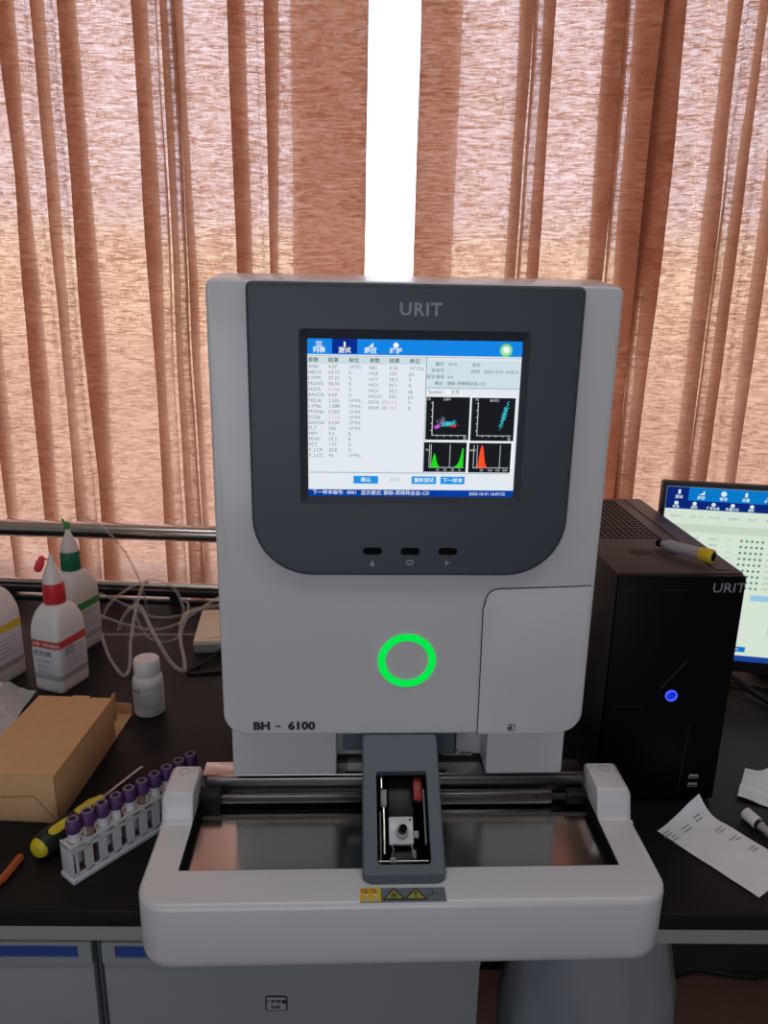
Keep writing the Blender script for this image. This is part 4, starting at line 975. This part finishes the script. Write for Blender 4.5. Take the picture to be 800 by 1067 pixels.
for s_ in (-1, 1):
    y0_, y1_ = (-RW/2, -RW/2+.0016) if s_ < 0 else (RW/2-.0016, RW/2)
    b.box(0, RL, y0_, y1_, RH-.0085, RH, .0004); b.box(0, RL, y0_, y1_, .006, .0115, .0004)
    for k_ in range(10):
        cx_ = x0+pit*k_; b.box(cx_-.0075, cx_-.0042, y0_, y1_, .009, RH-.006); b.box(cx_+.0042, cx_+.0075, y0_, y1_, .009, RH-.006)
b.build('rack_body', 'rack', rk, smooth=30)
ordn = ['first', 'second', 'third', 'fourth', 'fifth', 'sixth', 'seventh', 'eighth', 'ninth', 'last']
protoT = None
random.seed(11)
for k_ in range(10):
    lx = x0+pit*k_; px_ = -.3905+lx*math.cos(ang); py_ = .0003+lx*math.sin(ang)
    nm = 'purple capped blood tube, %s from the near end of the white rack' % ordn[k_] if k_ < 9 else 'purple capped blood tube in the far end of the white rack'
    rz = random.uniform(0, 6.28)
    rz = [-1.9, 2.6, -1.5, -2.6, -1.4, 1.2, -2.4, -2.2, 1.5, .6][k_]
    if protoT is None:
        t = thing('blood_tube', nm, 'tube', (px_, py_, .0068), rz, 'purple capped tubes in the rack')
        MB().lathe([(.0030, 0), (.0056, .002), (.0065, .006), (.0065, .056), (.0060, .056)], n=20).build('glass', 'serum', t)
        MB().lathe([(.0028, .0004), (.0054, .0022), (.00665, .0062), (.00665, .040)], n=20).build('blood', 'blood', t)
        MB().grid([[(.0069*math.cos(R_(-115+230*j/20)), .0069*math.sin(R_(-115+230*j/20)), z_) for j in range(21)] for z_ in (.014, .0538)]).build('label', 'tlabel', t)
        cp = MB(); n_ = 36
        cp.loft([[(r*(1+(.02 if kk % 2 and 0 < i < 4 else 0))*math.cos(2*math.pi*kk/n_), r*(1+(.02 if kk % 2 and 0 < i < 4 else 0))*math.sin(2*math.pi*kk/n_), z_) for kk in range(n_)] for i, (r, z_) in enumerate(((.0080, .0540), (.0087, .0550), (.0087, .0610), (.0082, .0670), (.0074, .0695), (.0069, .0705), (.0042, .0705), (.0040, .068)))])
        cap_ = cp.build('cap', 'purple', t)
        MB().frame(circle(0, 0, .0069, 24), circle(0, 0, .0041, 24), .0708, .0703, axis='z').build('cap_rim', 'purpletop', cap_)
        MB().lathe([(.0041, .0675), (.0041, .0688)], n=20).build('stopper', 'stopper', cap_)
        protoT = t
    else:
        t = protoT.copy(); COL.objects.link(t); t.location = (px_, py_, .0068); t.rotation_euler = (0, 0, rz); t['label'] = nm
        for ch in list(protoT.children):
            c_ = ch.copy(); COL.objects.link(c_); c_.parent = t
            for g2 in list(ch.children):
                d_ = g2.copy(); COL.objects.link(d_); d_.parent = c_

# ------------------------------------------------------------------ under the bench on the right
wb = thing('waste_bag', 'large grey translucent plastic bag bulging under the bench right of the cabinet', 'bag', (.338, .250, FZ))
b = MB(); rings = []
for i in range(29):
    t = i/28; z_ = .63*t; rad = .128*(max(.001, math.sin(math.pi*min(.99, t*1.02+.02)))**.22 if t < .97 else .30)
    ring = []
    for kk in range(56):
        a = 2*math.pi*kk/56; rr_ = rad*(1+.10*noise.noise((math.cos(a)*1.5, math.sin(a)*1.5, t*2.5)) + .09*abs(noise.noise((math.cos(a)*3.5, math.sin(a)*3.5, t*7+3))))
        ring.append((rr_*1.10*math.cos(a), rr_*math.sin(a), z_))
    rings.append(ring)
b.loft(rings); b.build('bag_film', 'film2', wb, smooth=60)
MB().lathe([(.085, .003), (.11, .30), (.115, .31), (.10, .31)], n=32).build('bin', 'greyp', wb)
cable('floor_cable', 'black cables lying on the brown floor under the bench', [(.50, .52, FZ+.008), (.62, .56, FZ+.008), (.72, .60, FZ+.008), (.86, .58, FZ+.008), (1.0, .62, FZ+.008)], .008)
